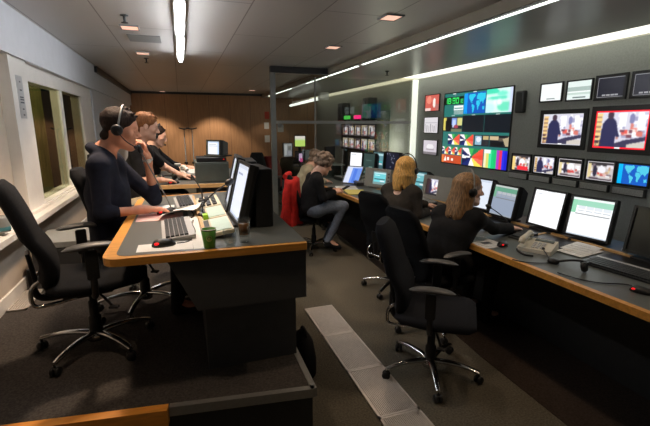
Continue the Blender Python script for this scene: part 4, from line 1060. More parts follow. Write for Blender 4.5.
# curled sheet with raised edge
n = 14; b = MB(); vs = []
for i in range(n + 1):
    u = i / n
    for v in range(9):
        w_ = v / 8; x = -.17 + .25 * u + .03 * w_; y = 2.66 + .10 * u + .33 * w_ - .05 * u * w_
        z = .002 + .055 * (u ** 2) * (1 - .3 * w_) + .045 * (1 - w_) ** 2 * math.sin(PI * min(1, .15 + u)) 
        vs.append((x, y, z))
for off in (0, .0008):
    k0 = [b.bm.verts.new((x, y, z + off)) for x, y, z in vs]
    for i in range(n):
        for v in range(8):
            q = [k0[i * 9 + v], k0[(i + 1) * 9 + v], k0[(i + 1) * 9 + v + 1], k0[i * 9 + v + 1]]
            f = b.bm.faces.new(q); f.smooth = True
tag(b.build('curled_paper', M['paper'], None, (0, 0, Z1 + .001), fix=False), 'curled white paper lifting off the first desk between the two silver keyboards', 'paper')
cable('mouse_cable', 'thin mouse cable curling over the front of the first desk', [(-.055, 2.11, Z1 + .006), (.0, 2.12, Z1 + .004), (.03, 2.22, Z1 + .004), (.045, 2.36, Z1 + .004), (.02, 2.5, Z1 + .02), (.04, 2.62, Z1 + .004)], .0025)
cable('keyboard_cable', 'black cable lying between the keyboards on the first desk', [(.03, 2.70, Z1 + .004), (.05, 2.8, Z1 + .004), (.03, 2.95, Z1 + .004), (.055, 3.05, Z1 + .004)], .004)
# wood strip and the sloping control panel
pn = thing('intercom_station', 'sloping cream intercom panel with pale green displays and black buttons', 'intercom', (.16, 2.78, Z1))
MB().box((-.087, -.0, .016), (.016, 1.28, .034), R(0, 0, 1)).build('wood_strip', M['pale_wood'], pn)
TL = R(0, -9, 0)
pl = MB()
for yc, l in ((-.45, .36), (-.08, .36), (.34, .44)): pl.box((.0, yc, .024), (.155, l - .006, .02), TL)
pl.build('panel_plate', M['cream'], pn)
for yc in (-.45, -.08):
    MB().box((.018, yc, .0385), (.10, .30, .004), TL).build('display', M['lcd_green'], pn)
    MB().box((-.055, yc, .0275), (.028, .27, .006), TL).build('button_row', M['dark_plastic'], pn)
bt = MB()
for i in range(6):
    for j in range(3): bt.box((-.045 + .04 * j, .17 + .062 * i, .0365 - .004 + .0065 * (j - 0)), (.03, .042, .01), TL)
bt.build('button_block', M['key_black'], pn)
MB().box((-.05, -.24, .04), (.03, .06, .03), TL).build('lime_tag', M['lime'], pn)
MB().box((-.055, -.19, .034), (.02, .05, .02), TL).build('white_tag', M['white_plastic'], pn)
gooseneck('gooseneck microphone with round black head in front of the desk monitors', (.095, 2.62, Z1 + .03), [(.10, 2.62, 1.17), (.15, 2.62, 1.225), (.235, 2.62, 1.285), (.27, 2.62, 1.305)], head=.022)
gooseneck('thin microphone stalk curving over the far button block', (.12, 3.12, Z1 + .03), [(.12, 3.12, 1.18), (.09, 3.05, 1.25), (.06, 3.0, 1.30)], head=.008)
gooseneck('long straight grey microphone stalk rising to the mouth of the man in the navy top', (-.10, 3.02, Z1), [(-.105, 3.02, 1.12), (-.19, 3.01, 1.32), (-.262, 2.985, 1.50)], head=.017, stem='grey_paint')
# monitors on the first desk
def desk_monitor(label, loc, yaw, w, h, im, gain, z0=.04, tilt=8, deep=.09, body='black_plastic', bez=.018, group='desk monitors', neck=True, name='desk_monitor', boxback=0):
    """screen faces local -y; loc is the point of the desk under it"""
    t = thing(name, label, 'monitor', loc, yaw, group)
    H = h + 2 * bez; W_ = w + 2 * bez
    T = Matrix.Translation((0, 0, z0)) @ R(-tilt) @ Matrix.Translation((0, 0, H / 2))
    f = MB()
    for s_ in (1, -1): f.box(T @ Vector((s_ * (w / 2 + bez / 2), 0, 0)), (bez, .03, H), R(-tilt)); f.box(T @ Vector((0, 0, s_ * (h / 2 + bez / 2))), (w, .03, bez), R(-tilt))
    f.build('bezel', M[body], t)
    b = MB(); rg = []
    for y, k in ((.004, .985), (.035, .985), (deep, .72), (deep + .01, .6)):
        rg.append([T @ Vector((sx * W_ / 2 * k, y, sz * H / 2 * k)) for sx, sz in ((-1, -1), (1, -1), (1, 1), (-1, 1))])
    b.loft(rg, smooth=False); b.build('rear_shell', M['black_plastic'], t)
    screen('screen', im, w, h, t, gain, T @ Matrix.Translation((0, -.004, 0)))
    if neck:
        m = MB(); m.box((0, deep * .7 + .03, (z0 + h * .55) / 2), (.07, .03, z0 + h * .55), bevel=.006); m.box((0, .06, .008), (.24, .18, .016), bevel=.006); m.build('stand', M[body], t)
    if boxback: MB().box((0, .1 + boxback / 2, (z0 + H * .9) / 2), (W_ * .9, boxback, z0 + H * .9), bevel=.01).build('rear_box', M['black_plastic'], t)
    return t
wb = Img(30, 24, (232, 236, 250)); wb.rect(0, 0, 1, .1, (206, 212, 226)); wb.rect(.06, .16, .5, .2, (170, 176, 196)); wb.rect(0, .95, 1, 1, (200, 206, 224))
desk_monitor('desk monitor with plain white screen, nearest on the first desk, seen edge-on', (.275, 2.485, Z1), -88, .36, .32, wb, .95, .02, 14, .07, 'dark_plastic', boxback=.10)
wg = Img(30, 24, (150, 156, 158)); wg.rect(0, 0, .35, 1, (226, 230, 246)); wg.rect(.4, .1, .95, .26, (170, 196, 180)); wg.rect(.4, .32, .95, .36, (110, 116, 118)); wg.rect(.4, .44, .95, .95, (176, 182, 186)); wg.rect(.42, .5, .9, .54, (120, 126, 128))
desk_monitor('desk monitor with grey and white windows behind the nearest one on the first desk', (.28, 2.93, Z1), -94, .36, .33, wg, .9, .02, 14, .07, 'dark_plastic', boxback=.10)
# cups and glasses
t = thing('paper_cup', 'green paper cup with pale round emblem at the front of the first desk', 'cup', (.097, 2.0, Z1))
MB().lathe([(.001, 0), (.026, 0), (.027, .003), (.0355, .092), (.034, .092), (.0255, .006), (.001, .006)], seg=28).build('cup_body', M['green_cup'], t)
MB().lathe([(.0355, .090), (.0372, .0925), (.0355, .095), (.034, .0925), (.0355, .090)], seg=28, caps=False).build('rim', M['paper'], t)
e = MB(); a0 = math.atan2(-1, -.05)
for r0, r1 in ((.0, .006), (.0105, .0145)):
    for k in range(20):
        q = [(r0, 2 * PI * k / 20), (r1, 2 * PI * k / 20), (r1, 2 * PI * (k + 1) / 20), (r0, 2 * PI * (k + 1) / 20)]
        pts = []
        for r_, a in q:
            z = .052 + r_ * math.sin(a); R_ = .027 + (.0355 - .027) * z / .092 + .0005; th = a0 + r_ * math.cos(a) / R_
            pts.append((R_ * math.cos(th), R_ * math.sin(th), z))
        e.poly(pts if r0 else [pts[0], pts[1], pts[2]])
e.build('emblem', M['cup_emblem'], t, fix=False)
t = thing('drinking_glass', 'empty clear tumbler between the green cup and the tea glass', 'glass', (.198, 2.005, Z1))
MB().lathe([(.001, 0), (.024, 0), (.030, .02), (.0365, .080), (.0350, .080), (.028, .022), (.022, .008), (.001, .008)], seg=28).build('tumbler', M['cup_glass'], t)
t = thing('drinking_glass', 'tall glass half full of brown tea, right of the empty tumbler', 'glass', (.272, 2.045, Z1))
MB().lathe([(.001, 0), (.024, 0), (.026, .01), (.031, .125), (.0298, .125), (.0246, .03), (.001, .026)], seg=28).build('tumbler', M['cup_glass'], t)
MB().lathe([(.001, .04), (.0246, .04), (.0282, .095), (.001, .096)], seg=24).build('tea', M['tea'], t)
# second desk
Z2 = ZD + .0013
t = thing('equipment_case', 'dark grey-green equipment case at the right of the second desk', 'equipment case', (.29, 4.65, Z2))
MB().box((0, 0, .105), (.335, .46, .21), bevel=.004).build('case', M['rack_green'], t)
MB().box((0, -.232, .105), (.31, .006, .18), bevel=.002).build('front_plate', M['rack_green'], t)
t = thing('flat_unit', 'flat black unit lying on the equipment case under the far white monitor', 'equipment', (.29, 4.63, Z2 + .21))
MB().box((0, 0, .022), (.30, .36, .044), bevel=.004).build('case', M['black_plastic'], t)
MB().box((.12, -.181, .026), (.008, .004, .008)).build('button', M['red_led'], t)
wm = Img(20, 24, (236, 240, 246)); wm.rect(0, 0, 1, .08, (180, 200, 226)); wm.rect(.1, .2, .7, .24, (180, 184, 190)); wm.rect(.1, .34, .8, .37, (190, 194, 200)); wm.rect(.8, .08, 1, 1, (196, 216, 250))
desk_monitor('white-screened monitor standing on the black unit on the second desk', (.325, 4.60, Z2 + .255), -48, .165, .135, wm, 1., .008, 4, .14, group='desk monitors')
keyboard('black keyboard on the second desk beside the man in the t-shirt', (.0, 4.95, Z2), -86, .42, .14, 'dark_plastic')
mouse('mouse glowing red under the hand of the man in the t-shirt', (-.10, 4.47, Z2), 10)
t = thing('telephone', 'white desk telephone with handset on the second desk', 'telephone', (.10, 5.15, Z2), 20)
MB().box((0, 0, .03), (.22, .2, .05), R(8), bevel=.012).build('base', M['white_plastic'], t)
MB().tube([(-.09, -.08, .075), (-.09, -.06, .10), (-.09, .06, .11), (-.09, .09, .085)], [.024, .017, .017, .024], 10, smooth_path=1).build('handset', M['white_plastic'], t)
t = thing('paper_cup', 'small green cup at the far side of the second desk', 'cup', (-.06, 5.6, Z2))
MB().lathe([(.001, 0), (.028, 0), (.038, .10), (.036, .10), (.027, .006), (.001, .006)], seg=20).build('cup_body', M['rack_green'], t)
MB().lathe([(.038, .096), (.041, .10), (.041, .108), (.001, .112)], seg=20).build('lid', M['white_plastic'], t)
t = thing('headphones', 'black headphones lying on the second desk between the two forearms', 'headphones', (-.16, 4.72, Z2), 30)
for s_ in (1, -1): MB().lathe([(.001, 0), (.036, 0), (.038, .02), (.03, .03), (.001, .03)], (s_ * .06, 0, .04), R(0, 90 * s_), 16).build('ear_cup', M['black_plastic'], t)
MB().tube([(.075 * math.cos(a), .0 + .09 * math.sin(a), .045) for a in np.linspace(0, PI, 13)], .007, 8).build('headband', M['black_plastic'], t)
LX = -.34
t = thing('desk_lamp', 'small lit white lamp behind the half-hidden third operator', 'lamp', (LX, 6.9, HP))
MB().lathe([(.001, 0), (.11, 0), (.11, .02), (.01, .03), (.008, 1.18), (.001, 1.18)], seg=14).build('stand', M['black_plastic'], t)
MB().sphere((0, 0, 1.205), .02, None, 10).build('bulb', M['white_lamp'], t)
struct(MB().box((LX, 6.9, HP / 2), (.5, 1.39, HP)).build('trim_50', M['platform_carpet']))
# left wall things
t = thing('wall_notice', 'paper notice with a few dark printed marks on the white post by the window', 'notice', (XL + .011, 4.36, 1.895), 90)
MB().box((0, -.001, 0), (.15, .002, .36)).build('sheet', M['silver_plastic'], t)
k = MB()
for z, w_ in ((.06, .05), (.0, .085), (-.02, .085), (-.045, .09), (-.1, .04), (-.15, .04), (.13, .03)): k.box((.01, -.0025, z), (w_, .001, .012))
k.build('printed_marks', M['ink'], t)
t = thing('tub', 'small clear tub with teal band on the window ledge behind the front left chair', 'tub', (XL + .055, 3.42, .915))
MB().lathe([(.001, 0), (.05, 0), (.052, .02), (.052, .1), (.046, .11), (.001, .11)], seg=20).build('tub_body', M['grey_plastic'], t)
MB().lathe([(.0525, .012), (.0535, .014), (.0535, .036), (.0525, .038)], seg=20, caps=False).build('band', M['teal_band'], t)
t = thing('storage_box', 'grey metal box unit with rails between the wall and the left chairs', 'equipment box', (-.98, 4.0, HP))
MB().box((0, 0, .17), (.44, .5, .34), bevel=.008).build('lower_case', M['dark_plastic'], t)
MB().box((0, 0, .37), (.44, .5, .05), bevel=.006).build('top_plate', M['grey_plastic'], t)
MB().box((.225, 0, .22), (.012, .46, .04), bevel=.004).build('rail', M['alu'], t)
MB().box((.225, 0, .1), (.012, .46, .03), bevel=.004).build('rail', M['alu'], t)
t = thing('shoulder_bag', 'black rounded bag on the floor against the platform edge beside the desk plinth', 'bag', (.70, 2.46, 0))
MB().loft([superring(0, 0, z, w_, d_, 20, 2.4) for z, w_, d_ in ((0, .26, .10), (.04, .32, .13), (.14, .32, .13), (.24, .24, .10), (.29, .10, .04))]).build('bag_body', M['black_cloth'], t)
MB().tube([(0, -.07, .26), (0, -.04, .31), (0, .04, .31), (0, .07, .26)], .01, 8, smooth_path=2).build('strap', M['black_cloth'], t)

# ================================================================ THINGS ON THE LONG DESK
ZR = .741
def crt(label, loc, yaw, w, h, im, gain, ww=None, deep=.3, body='grey_plastic', side=.0):
    t = thing('monitor', label, 'monitor', loc, yaw, 'box monitors on the long desk')
    ww = ww or w + .12; H = h + .09; T = Matrix.Translation((0, 0, H / 2 + .012)) @ R(-8)
    m = MB(); x0 = side; fr = .02
    for s_ in (1, -1):
        m.box(T @ Vector((0, 0, s_ * (h / 2 + (H - h) / 4))), (ww, .04, (H - h) / 2), R(-8))
        wa = (ww - w) / 2 + s_ * -side; m.box(T @ Vector((s_ * (ww / 2 - wa / 2), 0, 0)), (wa, .04, h), R(-8))
    m.build('front_bezel', M[body], t)
    b = MB(); b.loft([[T @ Vector((sx * ww / 2 * k, y, sz * H / 2 * k)) for sx, sz in ((-1, -1), (1, -1), (1, 1), (-1, 1))] for y, k in ((.012, .99), (.09, .97), (deep, .62))], smooth=False); b.build('cabinet', M[body], t)
    screen('screen', im, w, h, t, gain, T @ Matrix.Translation((side, -.008, 0)))
    kb = MB()
    for j in range(4): kb.box(T @ Vector((ww / 2 - .03, -.022, -.08 + j * .05)), (.022, .012, .018), R(-8))
    kb.build('knobs', M['dark_plastic'], t)
    MB().box((0, .1, .012), (ww * .8, .2, .024)).build('foot', M['dark_plastic'], t)
    return t
desk_monitor('black switched-off monitor at the right end of the long desk', (2.955, 1.785, ZR), -90, .34, .30, Img(4, 4, (8, 8, 9)), .2, .03, 10, .12)
desk_monitor('bright monitor with green-headed table, second from the right on the long desk', (2.985, 2.30, ZR), -80, .31, .30, sheet(44, 34), 1.05, .03, 11, .15)
im = Img(40, 34, (250, 251, 253)); im.rect(.03, .1, .26, .13, (196, 200, 206)); im.rect(.4, 0, .66, .03, (214, 216, 220))
desk_monitor('bright almost blank white monitor, third from the right on the long desk', (2.965, 2.70, ZR), -90, .31, .305, im, 1.1, .03, 11, .15)
desk_monitor('dimmer monitor with green-headed table, right of the long-haired woman', (2.915, 3.16, ZR), -90, .30, .29, sheet(44, 34, (120, 190, 160), (176, 190, 214), dim=.92), .75, .03, 11, .15)
im = Img(30, 26, (226, 234, 246)); im.rect(0, 0, 1, .08, (206, 216, 232)); im.rect(.1, .5, .7, .54, (196, 204, 220))
desk_monitor('pale monitor just behind the face of the long-haired woman', (2.985, 3.60, ZR), -85, .31, .30, im, .9, .03, 11, .15)
im = presenter(30, 26, None, sd=4); im.rect(0, 0, .25, 1, (60, 40, 44)); im.rect(.0, .9, 1, 1, (40, 40, 46))
crt('grey box monitor with a bright studio picture between the two women', (2.98, 4.22, ZR), -80, .20, .20, im, .95, .66, .3, side=-.17)
desk_monitor('teal-screened monitor just right of the blonde head', (3.08, 4.92, ZR), -80, .26, .24, windowed(30, 24, (60, 110, 120), (120, 196, 204)), .8, .03, 8, .15)
crt('grey box monitor with a cyan screen left of the blonde woman', (2.74, 5.50, ZR), -68, .26, .19, windowed(30, 22, (120, 150, 150), (110, 206, 214)), .95, .50, .3, side=.04)
im = Img(24, 26, (248, 249, 252)); im.rect(.06, .06, .5, .1, (190, 194, 200))
desk_monitor('tall bright white monitor far along the long desk', (2.90, 6.72, ZR), -72, .31, .33, im, 1.05, .10, 4, .1)
im = Img(30, 26, (44, 66, 64)); im.rect(.1, .1, .6, .13, (110, 150, 140)); im.rect(.2, .3, .7, .33, (80, 110, 104)); im.rect(.5, .62, .8, .66, (120, 160, 150)); im.rect(.05, .9, .9, .95, (90, 116, 110))
desk_monitor('dark green monitor next to the tall white one', (2.93, 6.25, ZR), -84, .36, .34, im, .9, .10, 4, .1)
im = windowed(30, 24, (70, 104, 110), (110, 160, 170)); im.rect(.1, .55, .9, .62, (70, 190, 196))
desk_monitor('grey-blue monitor above the cyan box monitor', (3.12, 6.28, ZR), -84, .32, .27, im, .75, .19, 4, .1)
desk_monitor('dark navy monitor with scattered pale dots left of the blonde woman', (3.16, 5.86, ZR), -84, .36, .27, dots(), .8, .20, 4, .1)
keyboard('black keyboard with silver rear strip at the right front of the long desk', (2.62, 1.72, ZR), -84, .46, .19, 'black_plastic', strip='silver_plastic')
keyboard('black keyboard under the hand of the long-haired woman', (2.70, 2.80, ZR), -86, .46, .16, 'black_plastic')
keyboard('dark keyboard in front of the pale monitor, left of the telephone', (2.62, 2.48, ZR + .002), -75, .32, .12, 'dark_plastic')
keyboard('dark keyboard at the hand of the blonde woman', (2.55, 3.68, ZR), -80, .42, .15, 'dark_plastic')
mouse('black mouse with red light at the right edge of the long desk', (2.37, 1.45, ZR), -70, .75)
mouse('dark mouse with red light beside the elbow of the long-haired woman', (2.30, 2.44, ZR + .002), 20, .75)
# telephone
t = thing('telephone', 'beige desk telephone with handset on the long desk', 'telephone', (2.47, 2.27, ZR), -62)
b = MB()
b._add([(-.12, -.10, 0), (.12, -.10, 0), (.12, .10, 0), (-.12, .10, 0), (-.115, -.095, .025), (.115, -.095, .025), (.115, .095, .065), (-.115, .095, .065)], [[3, 2, 1, 0], [4, 5, 6, 7], [0, 1, 5, 4], [1, 2, 6, 5], [2, 3, 7, 6], [3, 0, 4, 7]])
b.build('base', M['phone'], t)
MB().tube([(-.085, -.10, .062), (-.085, -.085, .082), (-.085, -.02, .094), (-.085, .05, .10), (-.085, .09, .098), (-.085, .105, .08)], [.022, .026, .018, .018, .026, .022], 12, smooth_path=1).build('handset', M['phone'], t)
kp = MB()
for i in range(4):
    for j in range(3): kp.box((-.015 + j * .03, -.065 + i * .026, .036 + i * .0052), (.022, .018, .008), R(11), bevel=.002)
kp.build('keypad', M['silver_plastic'], t)
MB().box((.03, .065, .060), (.13, .035, .006), R(11)).build('display', M['rack_green'], t)
cable('coiled_cable', 'coiled dark cord lying left of the beige telephone', [(2.40, 2.36, ZR + .006), (2.33, 2.33, ZR + .006), (2.29, 2.26, ZR + .006), (2.27, 2.19, ZR + .006), (2.31, 2.15, ZR + .006)], .008)
for i, (pts, lb) in enumerate((([(2.57, 2.20), (2.60, 2.01), (2.88, 2.06), (2.86, 2.25)], 'white papers lowest in the loose stack below the bright table monitor'), ([(2.66, 2.24), (2.70, 2.04), (2.96, 2.12), (2.93, 2.32)], 'white papers on top of the loose stack below the bright table monitor'))):
    flat_sheet('paper_sheet', lb, pts, ZR + .006 + .002 * i, group='papers beside the telephone', ink=3)
flat_sheet('paper_sheet', 'printed sheet on the desk edge beside the long-haired woman', [(2.125, 2.42), (2.34, 2.42), (2.34, 2.70), (2.125, 2.70)], ZR, ink=6)
MB().box((0, 0, .0017), (.08, .05, .0006)).build('printed_picture', M['ink'], bpy.data.objects[[o.name for o in bpy.data.objects if o.name.startswith('paper_sheet')][-1]], (.0, -.02, 0))
# headset lying on the desk
t = thing('headset', 'black headset with boom lying on the long desk in front of the telephone', 'headset', (2.36, 2.0, ZR))
MB().lathe([(.001, 0), (.034, 0), (.037, .012), (.03, .026), (.001, .03)], (-.03, .0, .002), seg=18).build('ear_cup', M['black_plastic'], t)
MB().lathe([(.001, 0), (.030, 0), (.034, .012), (.026, .024), (.001, .026)], (.0, -.19, .03), R(75, 0, 20), 18).build('ear_cup', M['black_plastic'], t)
MB().tube([(-.03, -.03, .02), (.04, -.07, .035), (.085, -.12, .04), (.06, -.19, .05), (.0, -.195, .05)], .008, 8, smooth_path=2).build('headband', M['black_plastic'], t)
MB().tube([(-.03, .03, .015), (.03, .11, .02), (.075, .185, .03)], .004, 6, smooth_path=1).build('microphone_boom', M['black_plastic'], t)
MB().sphere((.08, .192, .032), .013, None, 8).build('microphone', M['black_plastic'], t)
cable('headset_cable', 'black headset cable looping to the front edge of the long desk', [(2.30, 2.0, ZR + .004), (2.22, 2.02, ZR + .004), (2.16, 2.06, ZR + .004), (2.13, 2.1, ZR + .004), (2.115, 2.14, ZR + .004)], .0035)
cable('mouse_cable', 'long black cable from the right mouse along the front of the long desk', [(2.40, 1.49, ZR + .004), (2.42, 1.56, ZR + .004), (2.27, 1.62, ZR + .004), (2.21, 1.72, ZR + .004), (2.19, 1.84, ZR + .004)], .0035)
gooseneck('gooseneck microphone between the two green-headed monitors and the woman', (2.80, 2.92, ZR), [(2.79, 2.93, .80), (2.73, 3.0, .87), (2.67, 3.05, .915)], head=.018)
tag(MB().lathe([(.001, -.035), (.02, -.035), (.02, .035), (.001, .035)], (3.05, 2.02, ZR + .021), R(0, 90, 25), 16).build('paper_roll', M['white_plastic']), 'small white roll behind the desk strip, left of the black monitor', 'roll')
flat_sheet('folder', 'flat yellow folder on the far end of the long desk', [(2.09, 5.06), (2.30, 4.98), (2.44, 5.36), (2.17, 5.46)], ZR, 'yellow_paper', .012, 'folder')
flat_sheet('paper_sheet', 'white papers beside the yellow folder', [(2.10, 5.5), (2.4, 5.42), (2.5, 5.8), (2.2, 5.9)], ZR, ink=6)
flat_sheet('paper_sheet', 'white papers on the desk left of the blonde woman', [(2.42, 4.3), (2.7, 4.25), (2.74, 4.8), (2.46, 4.85)], ZR, ink=6)
flat_sheet('paper_sheet', 'white paper right of the blonde woman', [(2.5, 3.95), (2.78, 3.9), (2.8, 4.15), (2.52, 4.2)], ZR)
tag(MB().box((0, 0, .02), (.2, .26, .04), bevel=.004).build('red_box', M['red_cloth'], None, (2.72, 5.0, ZR)), 'small red pack on the desk below the cyan box monitor', 'pack')
bl = Img(20, 26, (110, 150, 235)); bl.rect(0, 0, .35, 1, (216, 224, 246)); bl.rect(.5, .1, .7, .95, (80, 124, 226)); bl.rect(.35, 0, 1, .06, (200, 214, 246))
t = desk_monitor('tilted blue and white tablet screen at the far end of the long desk', (2.52, 6.05, ZR), -50, .27, .31, bl, .9, .0, 38, .012, 'grey_plastic', .012, None, False, 'tablet')
def clutter(label, loc, s, rot, m, group):
    t = thing('mixer_unit', label, 'control unit', loc, rot, group)
    MB().box((0, 0, s[2] / 2), s, bevel=.004).build('case', M[m], t)
    b = MB(); b.box((0, 0, s[2] + .001), (s[0] - .02, s[1] - .02, .003))
    for i in range(int(s[0] / .04)):
        for j in range(int(s[1] / .05)): b.box((-s[0] / 2 + .03 + i * .04, -s[1] / 2 + .03 + j * .05, s[2] + .005), (.018, .026, .01), m=M['grey_plastic'])
    b.build('button_field', M['grey_plastic'], t)
clutter('flat grey control unit in front of the tall white monitor', (2.66, 6.55, ZR), (.3, .42, .05), 5, 'rack_green', 'control units on the long desk')
clutter('flat dark control unit left of the cyan box monitor', (2.62, 5.92, ZR), (.14, .3, .05), -10, 'dark_plastic', 'control units on the long desk')
clutter('flat dark control unit between the women, under the grey box monitor', (2.66, 4.15, ZR), (.2, .36, .05), -6, 'dark_plastic', 'control units on the long desk')
t = thing('mobile_phone', 'small dark phone in the hands of the curly-haired person', 'phone', (2.0, 4.95, .86), 10)
MB().box((0, 0, 0), (.10, .055, .012), R(0, -25, 0), bevel=.004).build('case', M['black_plastic'], t)

# watch on the raised wrist of the first man
wv = unit(np.array((-.12, -.3, .9))); t = thing('wristwatch', 'pale wristwatch on the raised wrist of the man in the navy top', 'watch', (-.235, 3.17, 1.43))
rq = Vector(wv.tolist()).to_track_quat('Z', 'Y').to_matrix().to_4x4()
MB().lathe([(.031, -.02), (.034, -.02), (.034, -.004), (.031, -.004), (.031, -.02)], rot=rq, seg=24, caps=False).build('strap', M['silver_plastic'], t)
MB().lathe([(.001, 0), (.016, 0), (.016, .006), (.001, .006)], rq @ Vector((.02, -.028, -.012)), rq @ R(90, 0, 35), 18).build('dial', M['white_plastic'], t)

# red jacket over the chair back
t = thing('jacket', 'bright red jacket hanging over a chair back beside the curly-haired person', 'jacket', (1.33, 5.15, .36), -20)
b = MB(); rg = []
for i in range(15):
    u = i / 14; z = .66 - .62 * u; n = 40; ring = []
    for k in range(n):
        a = 2 * PI * k / n; fold = 1 + (.03 + .10 * u) * math.sin(5 * a + 2 * u) * (.4 + u)
        wx = (.09 + .05 * u) * fold; wy = (.20 + .05 * math.sin(PI * min(1, u * 1.6)) + .02 * u) * fold
        if i == 0: wx *= .55; wy *= .75
        ring.append(Vector((-.02 * u + wx * math.cos(a), wy * math.copysign(abs(math.sin(a)) ** .8, math.sin(a)), z - (.03 if i == 0 else 0) * abs(math.sin(a)))))
    rg.append(ring)
b.loft(rg); b.build('jacket_body', M['red_cloth'], t)
MB().tube([(-.02, -.2, .58), (-.06, -.24, .42), (-.05, -.23, .22), (-.03, -.22, .08)], [.05, .055, .05, .042], 12, smooth_path=1).build('sleeve', M['red_cloth'], t)
MB().tube([(-.08, -.12, .66), (-.02, .0, .69), (-.08, .12, .66)], .035, 10, smooth_path=2).build('collar', M['red_cloth'], t)

# ================================================================ FAR ROOM
def far_jacket(label, loc, s, m):
    o = MB(); rg = []
    for i in range(9):
        u = i / 8; n = 24
        rg.append([Vector((s[0] / 2 * (.55 + .45 * min(1, u * 2)) * math.cos(2 * PI * k / n) * (1 + .08 * math.sin(15 * PI * k / n)), s[1] / 2 * (.6 + .4 * min(1, u * 2)) * math.sin(2 * PI * k / n), s[2] * (1 - u) - (.04 if i == 0 else 0))) for k in range(n)])
    o.loft(rg); return tag(o.build('jacket', M[m], None, loc), label, 'jacket')
far_jacket('dark jacket heaped on a chair right of the second desk', (1.30, 7.6, .55), (.34, .42, .66), 'black_cloth')
far_jacket('dark red garment on the chair beside the grey post', (1.60, 7.85, .5), (.4, .4, .62), 'dark_red_cloth')
dk_ = thing('far_desk', 'pale long desk in the room beyond the glass', 'desk', (2.75, 9.6, 0))
MB().box((0, 0, .73), (1.9, .7, .035)).build('desktop', M['grey_paint'], dk_)
MB().box((0, .2, .36), (1.8, .03, .70)).build('front_panel', M['rack_green'], dk_)
for s_ in (1, -1): MB().box((s_ * .9, 0, .357), (.04, .6, .71)).build('leg', M['rack_green'], dk_)
ZF = .749
gs = Img(20, 20, (206, 236, 120)); gs.rect(0, 0, 1, .26, (246, 236, 226)); gs.rect(0, .26, 1, .4, (226, 240, 190))
desk_monitor('far monitor with yellow-green screen raised above the others', (2.66, 9.5, ZF), -8, .24, .24, gs, .9, .41, 0, .08, group='far monitors beyond the glass')
im = Img(20, 20, (150, 152, 156)); im.rect(.1, .1, .4, .9, (200, 200, 204)); im.rect(.5, .2, .9, .5, (90, 92, 96)); im.rect(.5, .6, .95, .9, (176, 176, 186))
desk_monitor('far monitor with a grey broken-up picture left of the yellow-green one', (2.36, 9.5, ZF), 15, .22, .30, im, .6, .18, 0, .08, group='far monitors beyond the glass')
im = Img(16, 16, (26, 26, 30)); im.rect(.35, .2, .75, .9, (210, 180, 214)); im.rect(.5, .6, .8, 1, (200, 70, 130))
desk_monitor('far dark monitor with a pink and white figure', (2.60, 9.3, ZF), -10, .2, .24, im, .8, .06, 0, .08, group='far monitors beyond the glass')
desk_monitor('far grey monitor above the beige jacket', (2.82, 9.4, ZF), -25, .2, .22, Img(6, 6, (96, 100, 98)), .5, .1, 0, .1, 'grey_plastic', group='far monitors beyond the glass')
desk_monitor('far black monitor turned away, right of the curly hair', (3.42, 9.5, ZF), 30, .3, .3, Img(4, 4, (14, 16, 18)), .3, .08, 0, .1, group='far monitors beyond the glass')
# rack of monitors along the right side of the far room
rk = thing('monitor_rack', 'black rack with two rows of five small lit monitors beyond the glass', 'monitor rack', (4.12, 9.45, 0), -90)
MB().box((0, .06, 1.385), (2.2, .12, .68)).build('frame', M['black_plastic'], rk)
MB().box((-.9, .05, .525), (.08, .1, 1.05)).box((.9, .05, .525), (.08, .1, 1.05)).build('leg', M['black_plastic'], rk)
sd = 20
for row, z in enumerate((1.545, 1.225)):
    for i in range(5):
        sd += 1
        screen('screen', studio(24, 22, sd, (60, 60, 66)), .35, .27, rk, .7, Matrix.Translation((-.80 + i * .40, -.004, z)))
MB().box((0, .02, 1.75), (2.2, .2, .05)).build('shelf', M['grey_paint'], rk)
for y, z, s, lb in ((10.35, 1.776, (.34, .3, .46), 'left black loudspeaker on top of the far monitor rack'), (8.75, 1.776, (.34, .3, .5), 'right black loudspeaker on top of the far monitor rack')):
    t = thing('loudspeaker', lb, 'loudspeaker', (4.1, y, z), -90, 'loudspeakers on the far rack')
    MB().box((0, 0, s[2] / 2), (s[0], .22, s[2]), bevel=.03, seg=3).build('cabinet', M['black_plastic'], t)
    MB().lathe([(.001, 0), (.07, 0), (.08, .006), (.07, .01), (.001, .004)], (0, -.112, .15), R(90), 18).build('woofer', M['dark_plastic'], t)
    MB().lathe([(.001, 0), (.03, 0), (.034, .005), (.001, .004)], (0, -.112, s[2] - .12), R(90), 14).build('tweeter', M['dark_plastic'], t)
for y, m, lb in ((10.0, 'green_lamp', 'small green signal light on the far rack'), (9.35, 'pink_lamp', 'small pink signal light on the far rack')):
    t = thing('signal_light', lb, 'signal light', (4.06, y, 1.776), 0, 'signal lights on the far rack')
    MB().box((0, 0, .02), (.1, .12, .04)).build('base', M['black_plastic'], t)
    MB().box((0, 0, .085), (.10, .22, .09), bevel=.01).build('lens', M[m], t)
tag(MB().box((4.18, 8.22, 1.0), (.16, .30, 1.9), bevel=.005).build('column', M['far_wall']), 'dark grey column at the right end of the far monitor rack', 'column')
for x, z, s, m, lb in ((2.62, 1.98, (.14, .22), 'red_print', 'red notice on the far orange wall'), (2.60, 1.66, (.15, .2), 'paper', 'white notice on the far orange wall below the red one'), (2.61, 1.25, (.16, .22), 'paper', 'lowest white notice on the far orange wall'), (3.05, 1.58, (.2, .24), 'silver_plastic', 'grey notice on the far orange wall right of the others')):
    tag(MB().box((x, YB - .006, z), (s[0], .006, s[1])).build('wall_notice', M[m]), lb, 'notice', 'notices on the far wall')
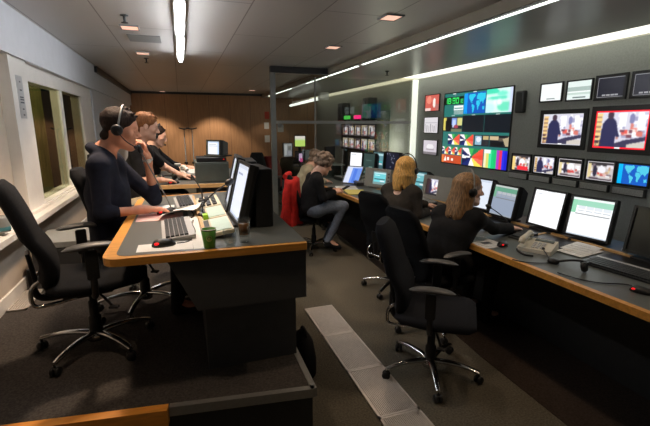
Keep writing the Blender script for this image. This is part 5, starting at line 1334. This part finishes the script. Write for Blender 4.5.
for x, lb in ((.10, 'left microphone stand against the far orange wall'), (.31, 'right microphone stand against the far orange wall')):
    t = thing('microphone_stand', lb, 'stand', (x, 12.4, 0), 0, 'stands by the far wall')
    MB().lathe([(.001, 0), (.15, 0), (.15, .02), (.02, .03), (.014, 1.58), (.001, 1.58)], seg=12).build('pole', M['black_plastic'], t)
    MB().box((0, 0, .62), (.10, .06, .06), bevel=.01).build('clamp', M['black_plastic'], t)
    MB().tube([(-.14, 0, 1.60), (0, 0, 1.56), (.14, 0, 1.60)], .018, 8, smooth_path=1).build('top_bar', M['black_plastic'], t)
# ================================================================ CAMERA, LIGHT, VIEW
cam_d = bpy.data.cameras.new('camera'); cam = bpy.data.objects.new('camera', cam_d); C.objects.link(cam)
cam.location = (0, 0, 1.65); cam.rotation_euler = (math.radians(90 - 11.98), 0, math.radians(-19.083))
cam_d.sensor_width = 36; cam_d.lens = 36 * 410 / 650; cam_d.clip_start = .05
S.camera = cam
wd = bpy.data.worlds.new('world'); S.world = wd; wd.use_nodes = True
wd.node_tree.nodes['Background'].inputs['Color'].default_value = (.5, .55, .6, 1); wd.node_tree.nodes['Background'].inputs['Strength'].default_value = .02
def lamp(name, kind, loc, energy, color=(1, 1, 1), size=.2, rot=(0, 0, 0), angle=None, blend=.4, size_y=None):
    d = bpy.data.lights.new(name, kind); d.energy = energy; d.color = color
    if kind == 'AREA':
        d.size = size
        if size_y: d.shape = 'RECTANGLE'; d.size_y = size_y
    else: d.shadow_soft_size = size
    if kind == 'SPOT': d.spot_size = math.radians(angle); d.spot_blend = blend
    o = bpy.data.objects.new(name, d); C.objects.link(o); o.location = loc; o.rotation_euler = [math.radians(a) for a in rot]
    return o
WARM = (1., .74, .52)
for (x, y, e) in ((-.41, 4.81, 90), (-.41, 6.38, 64), (1.88, 3.6, 34), (1.88, 5.13, 38), (-.41, 3.24, 125), (1.88, 2.05, 24), (-.41, 1.67, 30), (1.88, .5, 16)):  # last four unseen, added out of frame along the rows to brighten the room
    lamp('downlight_lamp', 'SPOT', (x, y, 2.58), e, WARM, .08, angle=100, blend=.6)
for x in (-.6, 1.0, 2.6): lamp('wall_washer_lamp', 'SPOT', (x, YB - .75, 2.55), 125, (1., .84, .66), .1, angle=98, blend=.35)
lamp('neighbour_room_lamp', 'POINT', (-2.7, 5.6, 2.2), 240, (1., .92, .72), .3)
lamp('column_lamp', 'POINT', (3.92, 7.85, 1.2), 16, (1., .98, .8), .3)
S.view_settings.view_transform = 'Standard'; S.view_settings.look = 'None'; S.view_settings.gamma = 1; S.view_settings.use_curve_mapping = False
S.view_settings.exposure = .22
